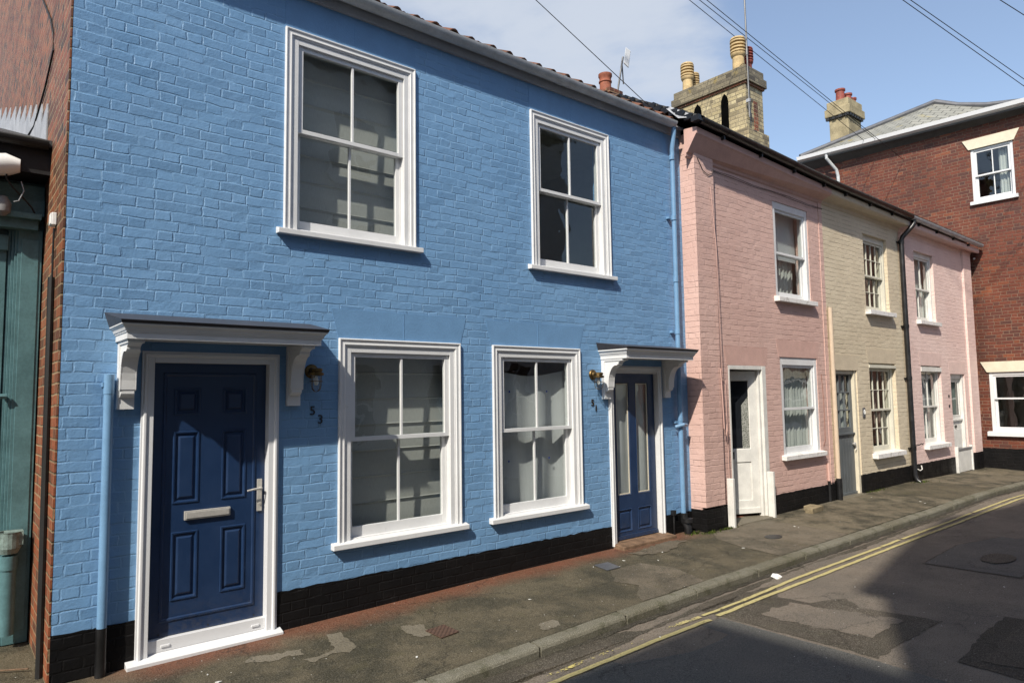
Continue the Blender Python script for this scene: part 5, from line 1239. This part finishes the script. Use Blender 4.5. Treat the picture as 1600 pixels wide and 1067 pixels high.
# ------------------------------------------------------------------ buildings across the street, behind the camera (they cast the road shadow and show in the glass)
def opp(name_label, poly, H, win_segs, mat):
    x0, y0 = poly[0]; t = empty('building', (x0, y0, 0), name_label, 'building')
    mb = MB(); mb.prism([(x-x0, y-y0) for x, y in poly], 'z', -.3, H-.12); mb.build('wall', mat, t)
    mb = MB(); cxm = sum(p[0] for p in poly)/len(poly); cym = sum(p[1] for p in poly)/len(poly)
    mb.prism([(x-x0, y-y0) for x, y in poly], 'z', H-.12, H); mb.build('parapet_coping', 'pale_patch', t)
    for (ax, ay), (bx_, by_), offs, zs_ in win_segs:
        d = Vector((bx_-ax, by_-ay)); L = d.length; d.normalize(); nrm = Vector((-d.y, d.x))
        if nrm.y < 0: nrm = -nrm
        for o_ in offs:
            for z0_, z1_ in zs_:
                c = Vector((ax, ay))+d*o_
                ang = math.atan2(d.y, d.x)
                mb = MB(); ring(mb, -.5, .5, z0_, z1_, .07, .0, .05); mb.box(-.015, .015, .012, .045, z0_, z1_); mb.box(-.5, .5, .012, .046, (z0_+z1_)/2-.02, (z0_+z1_)/2+.02); mb.box(-.56, .56, .0, .10, z0_-.06, z0_)
                wo = mb.build('window', 'white_paint', t); wo.location = (c.x-x0, c.y-y0, 0); wo.rotation_euler = (0, 0, ang)
                MB().box(-.44, .44, .004, .010, z0_+.05, z1_-.05).build('glass', 'dark_pane', wo)
    return t
ZZ = [(.9, 2.5), (3.7, 5.2), (6.0, 7.2)]
opp('brick terrace across the street behind the viewer, left of the alley', [(-20, -5.95), (-3.07, -5.95), (-3.07, -13), (-20, -13)], 8.3, [((-20, -5.95), (-3.07, -5.95), (2, 4.5, 7, 9.5, 12, 14.8), ZZ)], 'opposite_brick')
B2W = [(-1.0, -6.47), (.3, -6.21), (1.65, -5.97), (3.35, -5.76), (4.8, -6.08), (12, -6.6), (12, -13), (-1.0, -13)]
tb = opp('pale rendered building across the street behind the viewer, right of the alley', B2W, 8.12, [(B2W[1], B2W[2], (.7,), ZZ), (B2W[4], B2W[5], (1.2, 3.2, 5.4), ZZ)], 'opposite_render')
mb = MB(); mb.prism([(x+1.0, y+6.47) for x, y in [(-1.23, -6.375), (1.6, -5.835), (3.3, -5.605), (4.83, -5.925), (12.1, -6.45), (12.1, -13), (-1.23, -13)]], 'z', 8.14, 8.30); mb.build('eaves', 'grey_fascia', tb)

# ------------------------------------------------------------------ overhead cables
def cable(a, b, sag, label, r=.008):
    a, b = Vector(a), Vector(b); n = 16; pts = []
    for i in range(n+1):
        t_ = i/n; p = a.lerp(b, t_); p.z -= sag*4*t_*(1-t_); pts.append(p)
    tag(MB().tube(pts, r*.65, 5).build('overhead_cable', 'rubber_black'), label, 'cable', 'overhead cables across the sky')
cable((1.853, 1.384, 9.0), (7.06, -.15, 5.36), .0, 'single cable running down to the corner of the blue eaves')
cable((2.621, 1.162, 9.5), (18.3, 1.94, 8.27), .0, 'lowest of the three cables running to the red brick building', .010)
cable((2.698, 1.144, 9.5), (18.55, 1.668, 8.20), .0, 'middle of the three cables running to the red brick building', .010)
cable((2.76, 1.014, 9.5), (18.58, 1.161, 7.63), .0, 'topmost of the three cables running to the red brick building', .010)
cable((3.723, .088, 9.5), (18.6, -2.678, 6.954), .0, 'lower of the two parallel cables at the upper right of the sky', .010)
cable((3.785, .094, 9.5), (18.6, -2.697, 7.116), .0, 'upper of the two parallel cables at the upper right of the sky', .010)
cable((4.548, -.235, 9.5), (18.6, -2.825, 8.537), .0, 'cable crossing the top right corner of the sky', .012)
